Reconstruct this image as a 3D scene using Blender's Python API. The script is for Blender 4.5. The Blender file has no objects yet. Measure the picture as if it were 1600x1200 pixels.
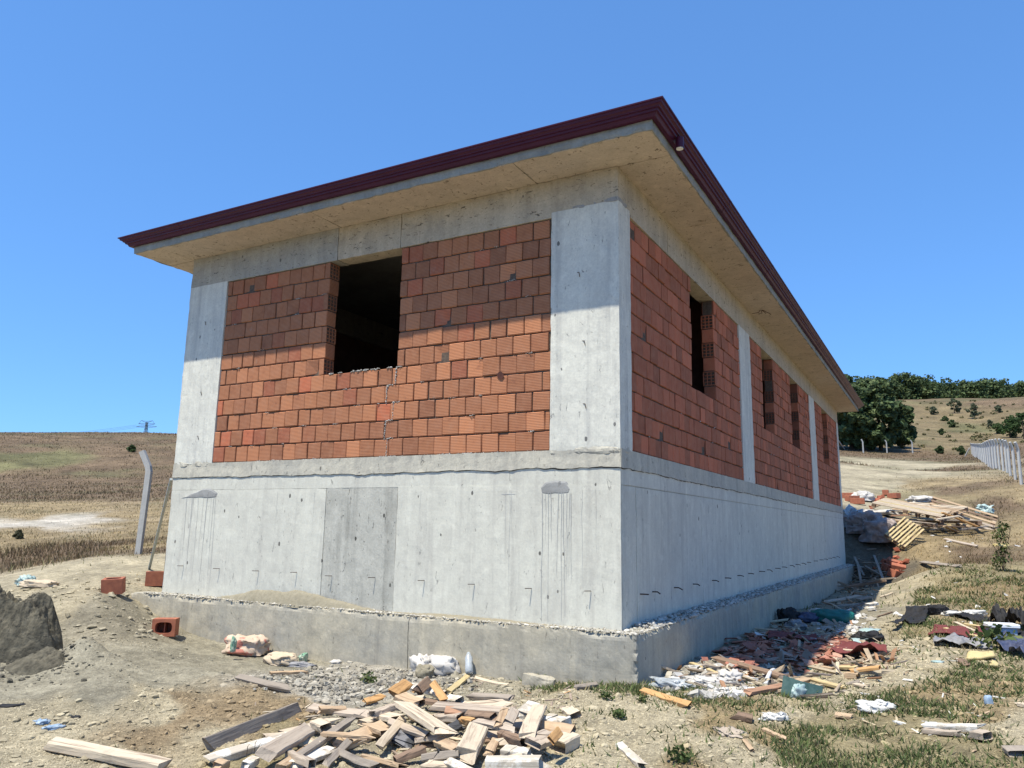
import bpy, math, random
import numpy as np
from mathutils import Vector, Matrix
random.seed(7); rng = np.random.default_rng(7)
sc = bpy.context.scene
COL = sc.collection

# ------------------------------------------------------------------ camera
CF = Vector((-0.47892724, 0.85868858, 0.18243525))
CR = Vector((0.87472285, 0.48433828, 0.01662427))
CU = Vector((0.0740853, -0.1675421, 0.98307732))
CO = Vector((3.14478, -8.15154, 1.05288)); FPX = 1210.666
cd = bpy.data.cameras.new('camera'); cam = bpy.data.objects.new('camera', cd); COL.objects.link(cam)
cd.sensor_width = 36; cd.lens = FPX / 1600 * 36; cd.clip_start = .05; cd.clip_end = 4000
cam.matrix_world = Matrix(((CR.x, CU.x, -CF.x, CO.x), (CR.y, CU.y, -CF.y, CO.y), (CR.z, CU.z, -CF.z, CO.z), (0, 0, 0, 1)))
sc.camera = cam
# ------------------------------------------------------------------ light
SUN = Vector((-.115, -.42, 1)).normalized()        # towards the sun
w = bpy.data.worlds.new('World'); sc.world = w; w.use_nodes = True
nt = w.node_tree; bg = nt.nodes['Background']
sky = nt.nodes.new('ShaderNodeTexSky'); sky.sky_type = 'NISHITA'; sky.sun_disc = False
sky.sun_elevation = math.asin(SUN.z); sky.sun_rotation = math.atan2(SUN.x, SUN.y)
sky.altitude = 300; sky.air_density = 1.0; sky.dust_density = 0.; sky.ozone_density = 7
gam = nt.nodes.new('ShaderNodeGamma'); gam.inputs[1].default_value = .6       # the phone's flattened, saturated rendering of a clear sky
tint = nt.nodes.new('ShaderNodeMix'); tint.data_type = 'RGBA'; tint.blend_type = 'MULTIPLY'; tint.inputs[0].default_value = 1
nt.links.new(sky.outputs[0], gam.inputs[0]); nt.links.new(gam.outputs[0], tint.inputs[6]); tint.inputs[7].default_value = (.76, 1.31, 2.0, 1)
nt.links.new(tint.outputs[2], bg.inputs[0]); bg.inputs[1].default_value = .15
sl = bpy.data.lights.new('sun', 'SUN'); sl.energy = 5.0; sl.angle = math.radians(.53); sl.color = (1, .93, .79)
so = bpy.data.objects.new('sun', sl); COL.objects.link(so); so.rotation_euler = SUN.to_track_quat('Z', 'Y').to_euler()
vs = sc.view_settings; vs.view_transform = 'Standard'; vs.look = 'None'; vs.gamma = 1; vs.exposure = .43; vs.use_curve_mapping = False

# ------------------------------------------------------------------ noise
def _h(ix, iy, iz, s):
    n = (ix * 374761393 + iy * 668265263 + iz * 2147483647 + s * 144665) & 0xFFFFFFFF
    n = ((n ^ (n >> 13)) * 1274126177) & 0xFFFFFFFF
    n = (n ^ (n >> 16)) & 0xFFFFFFFF
    return n.astype(np.float64) / 4294967295.0
def vn(P, sc_=1.0, s=0):
    P = np.asarray(P, float) * sc_ + 1000.5; I = np.floor(P).astype(np.int64); f = P - I; f = f * f * (3 - 2 * f)
    x, y, z = I.T; fx, fy, fz = f.T; r = 0
    for dx in (0, 1):
        for dy in (0, 1):
            for dz in (0, 1):
                r = r + _h(x + dx, y + dy, z + dz, s) * (fx if dx else 1 - fx) * (fy if dy else 1 - fy) * (fz if dz else 1 - fz)
    return r * 2 - 1
def fbm(P, sc_=1.0, s=0, o=4):
    a = 1; r = 0
    for k in range(o): r = r + a * vn(P, sc_ * 2.03 ** k, s + k * 17); a *= .5
    return r
def P3(x, y, z=0): return np.stack([np.broadcast_to(x, np.shape(x)).ravel(), np.ravel(y), np.full(np.size(x), float(z)) if np.isscalar(z) else np.ravel(z)], 1)

# ------------------------------------------------------------------ materials
def nmat(name):
    m = bpy.data.materials.new(name); m.use_nodes = True
    return m, m.node_tree, m.node_tree.nodes['Principled BSDF']
class N:
    def __init__(s, name):
        s.m, s.t, s.b = nmat(name); s.co = s.t.nodes.new('ShaderNodeTexCoord').outputs['Object']
    def L(s, a, b): s.t.links.new(a, b)
    def n(s, typ, **k):
        x = s.t.nodes.new(typ)
        for a, b in k.items(): setattr(x, a, b)
        return x
    def mp(s, sc_, loc=(0, 0, 0)):
        x = s.n('ShaderNodeMapping'); x.inputs['Scale'].default_value = sc_; x.inputs['Location'].default_value = loc; s.L(s.co, x.inputs[0]); return x.outputs[0]
    def noise(s, scale, detail=4, rough=.55, co=None, dist=0):
        x = s.n('ShaderNodeTexNoise'); x.inputs['Scale'].default_value = scale; x.inputs['Detail'].default_value = detail
        x.inputs['Roughness'].default_value = rough; x.inputs['Distortion'].default_value = dist; s.L(co or s.co, x.inputs['Vector']); return x.outputs[0]
    def ramp(s, f, a, b, lo=0, hi=1):
        x = s.n('ShaderNodeMapRange'); s.L(f, x.inputs[0])
        for i, v in zip((1, 2, 3, 4), (a, b, lo, hi)): x.inputs[i].default_value = v
        return x.outputs[0]
    def mix(s, f, a, b, mode='MIX'):
        x = s.n('ShaderNodeMix', data_type='RGBA', blend_type=mode)
        for i, v in ((0, f), (6, a), (7, b)):
            if hasattr(v, 'is_linked') or hasattr(v, 'links'): s.L(v, x.inputs[i])
            else: x.inputs[i].default_value = v if i == 0 else (*v, 1)
        return x.outputs[2]
    def math(s, op, a, b):
        x = s.n('ShaderNodeMath', operation=op)
        for i, v in ((0, a), (1, b)):
            if isinstance(v, (int, float)): x.inputs[i].default_value = v
            else: s.L(v, x.inputs[i])
        return x.outputs[0]
    def bump(s, h, st=.3, d=.01):
        x = s.n('ShaderNodeBump'); x.inputs['Strength'].default_value = st; x.inputs['Distance'].default_value = d; s.L(h, x.inputs['Height']); s.L(x.outputs[0], s.b.inputs['Normal'])
    def done(s, col, rough=.9, spec=.3):
        if isinstance(col, tuple): s.b.inputs['Base Color'].default_value = (*col, 1)
        else: s.L(col, s.b.inputs['Base Color'])
        s.b.inputs['Roughness'].default_value = rough; s.b.inputs['Specular IOR Level'].default_value = spec
        return s.m

def concrete(name, c1, c2, dark, streak=.4, pits=.5, chips=.4, big=.9, bump=.35, board=0.):
    k = N(name)
    f = k.ramp(k.noise(big, 5, .6), .32, .68); c = k.mix(f, c1, c2)
    st = k.ramp(k.noise(1, 4, .6, k.mp((7, 7, .35))), .50, .72, 0, streak); c = k.mix(st, c, dark)
    fine = k.noise(38, 5, .7); c = k.mix(k.ramp(fine, .35, .7, .0, .35), c, dark)
    mid = k.noise(6, 6, .68); c = k.mix(k.ramp(mid, .5, .75, 0, .4), c, tuple(min(1, v * 1.25) for v in c1))
    v = k.n('ShaderNodeTexVoronoi'); v.inputs['Scale'].default_value = 5.5; k.L(k.mp((1, 1, .6)), v.inputs['Vector'])
    sz = k.math('MULTIPLY', k.ramp(v.outputs['Color'], .45, 1, 0, 1), .12)
    pit = k.math('LESS_THAN', k.math('ADD', v.outputs['Distance'], k.ramp(fine, .3, .7, -.02, .02)), sz)
    c = k.mix(k.math('MULTIPLY', pit, pits), c, tuple(v_ * .25 for v_ in dark))
    ch = k.noise(1, 6, .72, k.mp((9, 9, 26) if board == 1 else ((12, 12, 12) if board == 2 else (18, 18, 6))), 1.2)
    chf = k.ramp(ch, .59 if board else .62, .64 if board else .66, 0, chips)
    bl = k.ramp(k.noise(2.3, 6, .75, k.mp((1.3, 1.3, .7), (3, 7, 1)), .4), .48, .66, 0, .28); c = k.mix(bl, c, dark)
    wl = k.ramp(k.noise(1, 5, .7, k.mp((5, 5, .5), (9, 2, 4)), .3), .56, .72, 0, .35); c = k.mix(wl, c, tuple(min(1, v * 1.22) for v in c1)); c = k.mix(chf, c, tuple(v_ * .45 for v_ in dark))
    h = k.math('SUBTRACT', k.math('ADD', k.math('MULTIPLY', fine, .35), k.math('MULTIPLY', mid, .6)), k.math('ADD', k.math('MULTIPLY', pit, .8), k.math('MULTIPLY', chf, .6)))
    k.bump(h, bump, .012)
    return k.done(c, .93, .25)
M = {}
M['conc_light'] = concrete('concrete_light', (.655, .645, .55), (.56, .55, .475), (.36, .345, .31), .45, .9, .6, .7)
M['conc_pillar'] = concrete('concrete_pillar', (.72, .71, .615), (.61, .60, .525), (.32, .32, .31), .5, .85, .7, .9)
M['conc_rough'] = concrete('concrete_rough', (.53, .52, .455), (.42, .415, .365), (.20, .195, .17), .5, .95, .95, 3.2, .6)
M['conc_band'] = concrete('concrete_band', (.56, .525, .42), (.43, .415, .355), (.22, .21, .195), .4, .7, .7, 1.1, .55)
M['conc_beam'] = concrete('concrete_beam', (.56, .485, .365), (.45, .40, .315), (.17, .15, .12), .25, .7, .9, 1.1, .4, 1)
M['conc_beam_grey'] = concrete('concrete_beam_grey', (.44, .415, .35), (.37, .36, .32), (.17, .16, .145), .3, .7, .8, 1.3, .4, 1)
M['conc_soffit'] = concrete('concrete_soffit', (.60, .505, .405), (.52, .445, .36), (.25, .20, .15), .1, .7, .85, .9, .35, 2)
M['conc_edge'] = concrete('concrete_slab_edge', (.34, .345, .31), (.26, .265, .245), (.15, .15, .14), .25, .5, .4, 1.8, .6)
M['conc_foot'] = concrete('concrete_footing', (.50, .445, .325), (.33, .325, .29), (.20, .19, .165), .4, .7, .5, .8, .5)
M['conc_post'] = concrete('concrete_post', (.50, .50, .48), (.42, .42, .41), (.28, .28, .27), .2, .3, .2, 2)
M['smear'] = concrete('mortar_smear_grey', (.36, .36, .345), (.28, .28, .27), (.2, .2, .19), .1, .3, .5, 4, .7)
def simple(name, c1, c2, scale=8, bump=.3, rough=.85, spec=.3, det=5, d=.006, trans=0, metal=0):
    k = N(name); f = k.noise(scale, det, .65); c = k.mix(k.ramp(f, .35, .65), c1, c2); k.bump(f, bump, d)
    m = k.done(c, rough, spec)
    if trans: k.b.inputs['Transmission Weight'].default_value = trans
    if metal: k.b.inputs['Metallic'].default_value = metal
    return m
M['drip'] = simple('drip_stain', (.36, .36, .35), (.48, .48, .465), 20, .1)
M['mortar'] = simple('mortar', (.34, .33, .30), (.24, .23, .21), 25, .8, .95, .2, 5, .01)
M['mortar_dark'] = simple('mortar_joint', (.15, .115, .085), (.08, .06, .05), 25, .8, .95, .2)
M['rebar'] = simple('rusty_steel', (.035, .028, .025), (.09, .05, .035), 30, .3, .8)
M['gutter'] = simple('maroon_gutter', (.052, .007, .028), (.064, .010, .034), 3, .05, .45, .3)
M['roof'] = simple('maroon_roof', (.16, .05, .035), (.12, .035, .03), 3, .1, .6)
M['white'] = simple('white_plastic', (.64, .63, .60), (.50, .49, .46), 6, .1, .5)
M['pvc'] = simple('pvc', (.78, .78, .76), (.7, .7, .68), 12, .05, .35)
M['galv'] = simple('galvanised', (.42, .47, .47), (.34, .38, .39), 14, .1, .45, .5, metal=.6)
M['darkmetal'] = simple('dark_metal', (.06, .06, .07), (.10, .10, .10), 14, .1, .5)
def brickmat(name, A, B, C_, ridge_axis, nb):
    k = N(name); oi = k.n('ShaderNodeObjectInfo').outputs['Random']
    at = k.n('ShaderNodeAttribute'); at.attribute_name = 'rnd'; r = k.math('FRACT', k.math('ADD', oi, at.outputs['Fac']), 0)
    c = k.mix(k.ramp(r, 0, .8), A, B); c = k.mix(k.ramp(r, .87, .93), c, C_)
    r2 = k.math('FRACT', k.math('MULTIPLY', r, 7.31), 0); c = k.mix(k.ramp(r2, .0, 1, 0, .58), c, (.21, .095, .06))
    geo = k.n('ShaderNodeNewGeometry').outputs['Position']
    f = k.noise(9, 6, .7, geo); c = k.mix(k.ramp(f, .45, .8, 0, .5), c, (.50, .27, .17)); c = k.mix(k.ramp(f, .42, .25, 0, .55), c, (.17, .07, .05))
    lm = k.noise(3.2, 6, .7, geo); c = k.mix(k.ramp(lm, .64, .74, 0, .4), c, (.42, .36, .3))
    sx = k.n('ShaderNodeSeparateXYZ'); k.L(k.co, sx.inputs[0])
    s = k.n('ShaderNodeMath', operation='SINE'); k.L(k.math('MULTIPLY', sx.outputs[ridge_axis], nb), s.inputs[0])
    g = k.ramp(s.outputs[0], -.9, -.2); c = k.mix(k.ramp(g, 0, 1, .62, 0), c, (.12, .05, .035))  # groove shade between the ridges put into the colour, bump alone is too faint
    h = k.math('ADD', k.math('MULTIPLY', g, .8), k.math('MULTIPLY', f, .5)); k.bump(h, .5, .004)
    return k.done(c, .9, .2)
M['brick'] = brickmat('brick_clay', (.62, .265, .13), (.42, .18, .09), (.56, .175, .09), 2, 2 * math.pi / .0195)
M['brick_side'] = brickmat('brick_clay_side', (.62, .20, .11), (.46, .15, .08), (.58, .18, .095), 1, 2 * math.pi / .03)
M['terracotta'] = simple('terracotta', (.40, .145, .08), (.29, .10, .06), 12, .3, .85)
M['hole_grey'] = simple('open_joint', (.06, .058, .052), (.10, .095, .085), 30, .4, .95)
M['hole'] = simple('brick_hollow_shade', (.10, .04, .03), (.06, .025, .02), 12, .2, .95)
def wood(name, c1, c2, dark, sc_=1.0, paint=None):
    k = N(name); oi = k.n('ShaderNodeObjectInfo').outputs['Random']
    x = k.n('ShaderNodeVectorMath', operation='ADD'); cmb = k.n('ShaderNodeCombineXYZ'); k.L(k.math('MULTIPLY', oi, 31.0), cmb.inputs[0]); k.L(k.math('MULTIPLY', oi, 17.0), cmb.inputs[1]); k.L(k.co, x.inputs[0]); k.L(cmb.outputs[0], x.inputs[1])
    mp = k.n('ShaderNodeMapping'); mp.inputs['Scale'].default_value = (1.8 * sc_, 26 * sc_, 26 * sc_); k.L(x.outputs[0], mp.inputs[0])
    g = k.noise(1, 6, .62, mp.outputs[0], .8); b = k.noise(6, 5, .7, x.outputs[0])
    c = k.mix(k.ramp(g, .32, .62), c1, c2); c = k.mix(k.ramp(g, .55, .66, 0, .85), c, dark); c = k.mix(k.ramp(b, .55, .75, 0, .5), c, dark)
    c = k.mix(k.ramp(oi, 0, 1, 0, .28), c, tuple(v * .6 for v in c1))
    if paint: c = k.mix(k.ramp(b, .47, .54, 0, .85), c, paint)
    k.bump(k.math('ADD', g, k.math('MULTIPLY', b, .3)), .8, .007)
    return k.done(c, .88, .2)
M['w_pale'] = wood('wood_pale', (.64, .54, .40), (.52, .43, .32), (.24, .18, .13))
M['w_white'] = wood('wood_whitewashed', (.56, .50, .41), (.45, .40, .32), (.26, .21, .17), 1, (.70, .67, .60))
M['w_tan'] = wood('wood_tan', (.54, .40, .26), (.44, .32, .205), (.22, .14, .09))
M['w_orange'] = wood('wood_orange', (.60, .36, .16), (.48, .28, .12), (.24, .13, .06))
M['w_grey'] = wood('wood_grey', (.36, .31, .25), (.27, .23, .19), (.12, .10, .085))
M['w_pink'] = wood('wood_greyed_pink', (.50, .42, .33), (.40, .33, .26), (.22, .17, .135))
M['w_brown'] = wood('wood_brown', (.29, .20, .14), (.21, .145, .10), (.09, .06, .045))
M['w_yellow'] = wood('wood_yellow', (.62, .50, .27), (.52, .41, .22), (.32, .23, .12))
M['w_dark'] = wood('wood_black_splattered', (.05, .052, .055), (.08, .08, .085), (.03, .03, .03), 1, (.22, .22, .23))
M['w_red'] = wood('wood_reddish', (.46, .27, .17), (.37, .215, .135), (.20, .11, .07))
def vcol(name, scales, amp=.5, bump=.6, bd=.02, rough=.95, trans=0):
    k = N(name); at = k.n('ShaderNodeAttribute'); at.attribute_name = 'col'; c = at.outputs['Color']; h = None
    for s in scales:
        f = k.noise(s, 5, .7); c = k.mix(1.0, c, k.mix(k.ramp(f, .25, .75), (1 - amp,) * 3, (1 + amp * .8,) * 3), 'MULTIPLY')
        h = k.math('MULTIPLY', f, 1 / s ** .5) if h is None else k.math('ADD', h, k.math('MULTIPLY', f, 1 / s ** .5))
    if h is not None and bump: k.bump(h, bump, bd)
    m = k.done(c, rough, .15)
    return m
M['ground'] = vcol('ground_soil', (1.3, 9, 40, 130), .40, 1.0, .07)
M['stone'] = vcol('loose_stone', (20,), .25, .4, .01)
def leafmat(name):
    k = N(name); at = k.n('ShaderNodeAttribute'); at.attribute_name = 'col'
    k.done(at.outputs['Color'], .75, .2)
    tr = k.n('ShaderNodeBsdfTranslucent'); k.L(at.outputs['Color'], tr.inputs[0]); mx = k.n('ShaderNodeMixShader'); mx.inputs[0].default_value = .3
    out = k.t.nodes['Material Output']; k.L(k.b.outputs[0], mx.inputs[1]); k.L(tr.outputs[0], mx.inputs[2]); k.L(mx.outputs[0], out.inputs[0]); return k.m
M['leaf'] = leafmat('leaf')
M['bark'] = simple('bark', (.10, .075, .055), (.06, .045, .035), 8, .8, .95)
def cloth(name, c1, c2, sc_=10, rough=.7, c3=None, trans=0, bump=.4):
    k = N(name); f = k.noise(sc_, 5, .6); c = k.mix(k.ramp(f, .35, .65), c1, c2)
    if c3: c = k.mix(k.ramp(k.noise(sc_ * .7, 3, .5, k.mp((1, 1, 1), (5, 3, 9))), .56, .60), c, c3)
    k.bump(f, bump, .008); m = k.done(c, rough, .35)
    if trans: k.b.inputs['Transmission Weight'].default_value = trans
    return m
M['bag'] = cloth('cement_bag_paper', (.58, .47, .36), (.50, .38, .28), 9, .85, (.50, .20, .15))
M['bag2'] = cloth('cement_bag_plain', (.56, .46, .33), (.48, .39, .28), 9, .85)
M['baggreen'] = cloth('green_print', (.12, .33, .22), (.5, .5, .42), 16)
M['whitesack'] = cloth('white_woven_sack', (.58, .555, .51), (.42, .40, .37), 7, .8)
M['clear'] = cloth('clear_plastic', (.62, .66, .68), (.45, .49, .51), 14, .25, None, .35)
M['teal'] = cloth('teal_plastic', (.02, .17, .145), (.015, .11, .10), 8, .45)
M['black'] = cloth('black_sheeting', (.012, .012, .013), (.022, .022, .024), 8, .75)
M['greytarp'] = cloth('grey_tarp', (.28, .28, .29), (.18, .18, .19), 12, .55)
M['navy'] = cloth('navy_tarp', (.04, .05, .10), (.08, .09, .14), 20, .45)
M['maroonsheet'] = cloth('maroon_sheet', (.17, .045, .04), (.135, .035, .035), 5, .85, None, 0, .15)
M['greenpanel'] = cloth('green_panel', (.03, .07, .065), (.06, .11, .10), 12, .5)
M['palegreen'] = cloth('pale_green_film', (.30, .42, .40), (.42, .50, .48), 14, .4)
M['wrap'] = cloth('plastic_wrap', (.40, .33, .30), (.25, .21, .20), 6, .6)
M['blue'] = cloth('blue_plastic', (.22, .32, .44), (.36, .44, .52), 14, .5)
M['styro'] = simple('polystyrene', (.80, .82, .84), (.72, .75, .78), 20, .2, .8)
M['yellowfoam'] = simple('yellow_board', (.60, .50, .24), (.50, .40, .20), 20, .3, .8)
M['dampsand'] = simple('damp_sand', (.165, .148, .108), (.07, .064, .048), 11, 1.0, .97, .15, 8, .04)
M['drysand'] = simple('dry_sand', (.30, .27, .20), (.235, .21, .15), 16, .8, .97, .15, 8, .02)
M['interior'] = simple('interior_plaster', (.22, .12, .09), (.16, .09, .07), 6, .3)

# ------------------------------------------------------------------ mesh helpers
def tag(o, label=None, cat=None, group=None, kind=None):
    for a, b in (('label', label), ('category', cat), ('group', group), ('kind', kind)):
        if b: o[a] = b
    return o
def link(name, me, mat=None, parent=None):
    if mat is not None and not me.materials: me.materials.append(mat)
    o = bpy.data.objects.new(name, me); COL.objects.link(o)
    if parent: o.parent = parent
    return o
def empty(name, loc, label, cat, group=None, rz=0):
    o = bpy.data.objects.new(name, None); COL.objects.link(o); o.location = loc; o.rotation_euler = (0, 0, rz); o.empty_display_size = .2
    return tag(o, label, cat, group)
def fast(name, V, F, mat, col=None, smooth=False, rnd=None):
    V = np.asarray(V, np.float32); F = np.asarray(F, np.int32); k = F.shape[1]; me = bpy.data.meshes.new(name)
    me.vertices.add(len(V)); me.vertices.foreach_set('co', V.ravel()); me.loops.add(F.size); me.loops.foreach_set('vertex_index', F.ravel())
    me.polygons.add(len(F)); me.polygons.foreach_set('loop_start', np.arange(0, F.size, k, dtype=np.int32)); me.polygons.foreach_set('loop_total', np.full(len(F), k, np.int32))
    me.polygons.foreach_set('use_smooth', np.full(len(F), smooth)); me.update(calc_edges=True)
    if col is not None:
        a = me.color_attributes.new('col', 'FLOAT_COLOR', 'POINT'); c = np.ones((len(V), 4), np.float32); c[:, :3] = col; a.data.foreach_set('color', c.ravel())
    if rnd is not None:
        a = me.attributes.new('rnd', 'FLOAT', 'POINT'); a.data.foreach_set('value', np.asarray(rnd, np.float32))
    me.materials.append(mat); return me
class MB:
    def __init__(s): s.v = []; s.f = []
    def add(s, v, f):
        n = len(s.v); s.v += [tuple(p) for p in v]; s.f += [tuple(i + n for i in q) for q in f]
    def box(s, x0, x1, y0, y1, z0, z1):
        s.add([(x, y, z) for z in (z0, z1) for y in (y0, y1) for x in (x0, x1)], [(0, 2, 3, 1), (4, 5, 7, 6), (0, 1, 5, 4), (1, 3, 7, 5), (3, 2, 6, 7), (2, 0, 4, 6)])
    def tube(s, pts, r, n=6, cap=True):
        pts = [Vector(p) for p in pts]; R = r if isinstance(r, (list, tuple)) else [r] * len(pts); v = []; f = []
        for i, p in enumerate(pts):
            t = (pts[min(i + 1, len(pts) - 1)] - pts[max(i - 1, 0)]).normalized()
            a = t.cross(Vector((0, 0, 1)) if abs(t.z) < .9 else Vector((1, 0, 0))).normalized(); b = t.cross(a)
            off = math.pi / 4 if n == 4 else 0
            for k in range(n): q = 2 * math.pi * k / n + off; v.append(p + R[i] * (math.cos(q) * a + math.sin(q) * b))
        for i in range(len(pts) - 1):
            for k in range(n): f.append((i * n + k, i * n + (k + 1) % n, (i + 1) * n + (k + 1) % n, (i + 1) * n + k))
        if cap: f.append(tuple(range(n))[::-1]); f.append(tuple(range((len(pts) - 1) * n, len(pts) * n)))
        s.add(v, f)
    def mesh(s, name, mat, smooth=False):
        me = bpy.data.meshes.new(name); me.from_pydata(s.v, [], s.f); me.materials.append(mat); me.update()
        if smooth: me.polygons.foreach_set('use_smooth', [True] * len(me.polygons))
        return me
    def build(s, name, mat, parent=None, smooth=False): return link(name, s.mesh(name, mat, smooth), None, parent)
def chamfer(sx, sy, sz, b, jit=0., seed=0):
    r = random.Random(seed); v = []; idx = {}
    for ax in range(3):
        for a in (-1, 1):
            for c in (-1, 1):
                for d in (-1, 1):
                    s = [0, 0, 0]; s[ax] = a; s[(ax + 1) % 3] = c; s[(ax + 2) % 3] = d
                    h = (sx / 2, sy / 2, sz / 2); p = [s[i] * (h[i] - (b if i != ax else 0)) for i in range(3)]
                    idx[(ax, tuple(s))] = len(v); v.append(tuple(q + r.uniform(-jit, jit) for q in p))
    f = []
    for ax in range(3):
        for a in (-1, 1):
            q = []
            for c, d in ((-1, -1), (1, -1), (1, 1), (-1, 1)):
                s = [0, 0, 0]; s[ax] = a; s[(ax + 1) % 3] = c; s[(ax + 2) % 3] = d; q.append(idx[(ax, tuple(s))])
            f.append(tuple(q if a > 0 else q[::-1]))
    for a in (-1, 1):
        for c in (-1, 1):
            for d in (-1, 1): f.append(tuple(idx[(x, (a, c, d))] for x in range(3)))
            for ax in range(3):
                s0 = [0, 0, 0]; s0[ax] = -1; s0[(ax + 1) % 3] = a; s0[(ax + 2) % 3] = c; s1 = list(s0); s1[ax] = 1
                f.append((idx[((ax + 1) % 3, tuple(s0))], idx[((ax + 1) % 3, tuple(s1))], idx[((ax + 2) % 3, tuple(s1))], idx[((ax + 2) % 3, tuple(s0))]))
    return v, f
def fixn(me):
    import bmesh
    b = bmesh.new(); b.from_mesh(me); bmesh.ops.remove_doubles(b, verts=b.verts, dist=1e-6); bmesh.ops.recalc_face_normals(b, faces=b.faces); b.to_mesh(me); b.free(); return me
def gridbox(x0, x1, y0, y1, z0, z1, step, amp=.004, edge=0., seed=0, sc_=9., faces='xXyYzZ', elo=None, ehi=None):
    """box with a finely divided, uneven surface; edge = extra crumbling along its edges"""
    lo = np.array([x0, y0, z0]); hi = np.array([x1, y1, z1]); V = []; F = []; n0 = 0
    for ax, ch in enumerate('xyz'):
        for sgn, chs in ((0, ch), (1, ch.upper())):
            if chs not in faces: continue
            a, b = (ax + 1) % 3, (ax + 2) % 3
            na = max(1, int((hi[a] - lo[a]) / step)); nb = max(1, int((hi[b] - lo[b]) / step))
            A, B = np.meshgrid(np.linspace(lo[a], hi[a], na + 1), np.linspace(lo[b], hi[b], nb + 1), indexing='ij')
            P = np.zeros((A.size, 3)); P[:, a] = A.ravel(); P[:, b] = B.ravel(); P[:, ax] = hi[ax] if sgn else lo[ax]
            i = np.arange(na)[:, None] * (nb + 1) + np.arange(nb)[None]; i = i.ravel() + n0
            q = np.stack([i, i + nb + 1, i + nb + 2, i + 1], 1)
            F.append(q if sgn else q[:, ::-1]); V.append(P); n0 += len(P)
    V = np.concatenate(V); F = np.concatenate(F); D = np.stack([fbm(V, sc_, seed + 3 * k) for k in range(3)], 1) * amp
    if edge:
        lo_, hi_ = np.array(elo or lo, float), np.array(ehi or hi, float)      # where the real edges are, when the box goes on into its neighbour
        lo0, hi0 = lo, hi; lo, hi = lo_, hi_
        d = np.sort(np.minimum(V - lo, hi - V), 1)[:, 1]       # distance to the nearest edge
        e = np.exp(-(d / .035) ** 2); c = (lo + hi) / 2; inward = np.sign(c - V) * (np.minimum(V - lo, hi - V) < .05)
        D += (e * np.clip(.45 + .9 * fbm(V, 7, seed + 50), 0, 1.6) * edge)[:, None] * inward
    return V + D, F
def rough(name, args, mat, parent=None, **k):
    V, F = gridbox(*args, **k); return link(name, fast(name, V, F, mat), None, parent)
# icosahedron
_t = (1 + 5 ** .5) / 2
ICO = np.array([(-1, _t, 0), (1, _t, 0), (-1, -_t, 0), (1, -_t, 0), (0, -1, _t), (0, 1, _t), (0, -1, -_t), (0, 1, -_t), (_t, 0, -1), (_t, 0, 1), (-_t, 0, -1), (-_t, 0, 1)]) / 1.902
ICF = np.array([(0, 11, 5), (0, 5, 1), (0, 1, 7), (0, 7, 10), (0, 10, 11), (1, 5, 9), (5, 11, 4), (11, 10, 2), (10, 7, 6), (7, 1, 8), (3, 9, 4), (3, 4, 2), (3, 2, 6), (3, 6, 8), (3, 8, 9), (4, 9, 5), (2, 4, 11), (6, 2, 10), (8, 6, 7), (9, 8, 1)])
def rocks(pos, size, cols, flat=.6, seed=0, box=False):
    g = np.random.default_rng(seed); n = len(pos)
    T = ICO if not box else np.array([(x, y, z) for z in (-.5, .5) for y in (-.5, .5) for x in (-.5, .5)], float)
    TF = ICF if not box else np.array([(0, 2, 3, 1), (4, 5, 7, 6), (0, 1, 5, 4), (1, 3, 7, 5), (3, 2, 6, 7), (2, 0, 4, 6)])
    V = T[None] * (1 + g.uniform(-.25, .25, (n, len(T), 3))) * np.stack([g.uniform(.7, 1.3, n), g.uniform(.6, 1.1, n), g.uniform(.5, 1, n) * flat], 1)[:, None] * np.asarray(size)[:, None, None]
    a = g.uniform(0, 6.283, n); ti = g.normal(0, .35, n); c, s = np.cos(ti)[:, None], np.sin(ti)[:, None]
    y = V[..., 1] * c - V[..., 2] * s; z = V[..., 1] * s + V[..., 2] * c; V = np.stack([V[..., 0], y, z], 2)
    c, s = np.cos(a)[:, None], np.sin(a)[:, None]; V = np.stack([V[..., 0] * c - V[..., 1] * s, V[..., 0] * s + V[..., 1] * c, V[..., 2]], 2) + np.asarray(pos)[:, None]
    F = (TF[None] + (np.arange(n) * len(T))[:, None, None]).reshape(-1, TF.shape[1])
    return V.reshape(-1, 3), F, np.repeat(cols, len(T), 0)

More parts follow.
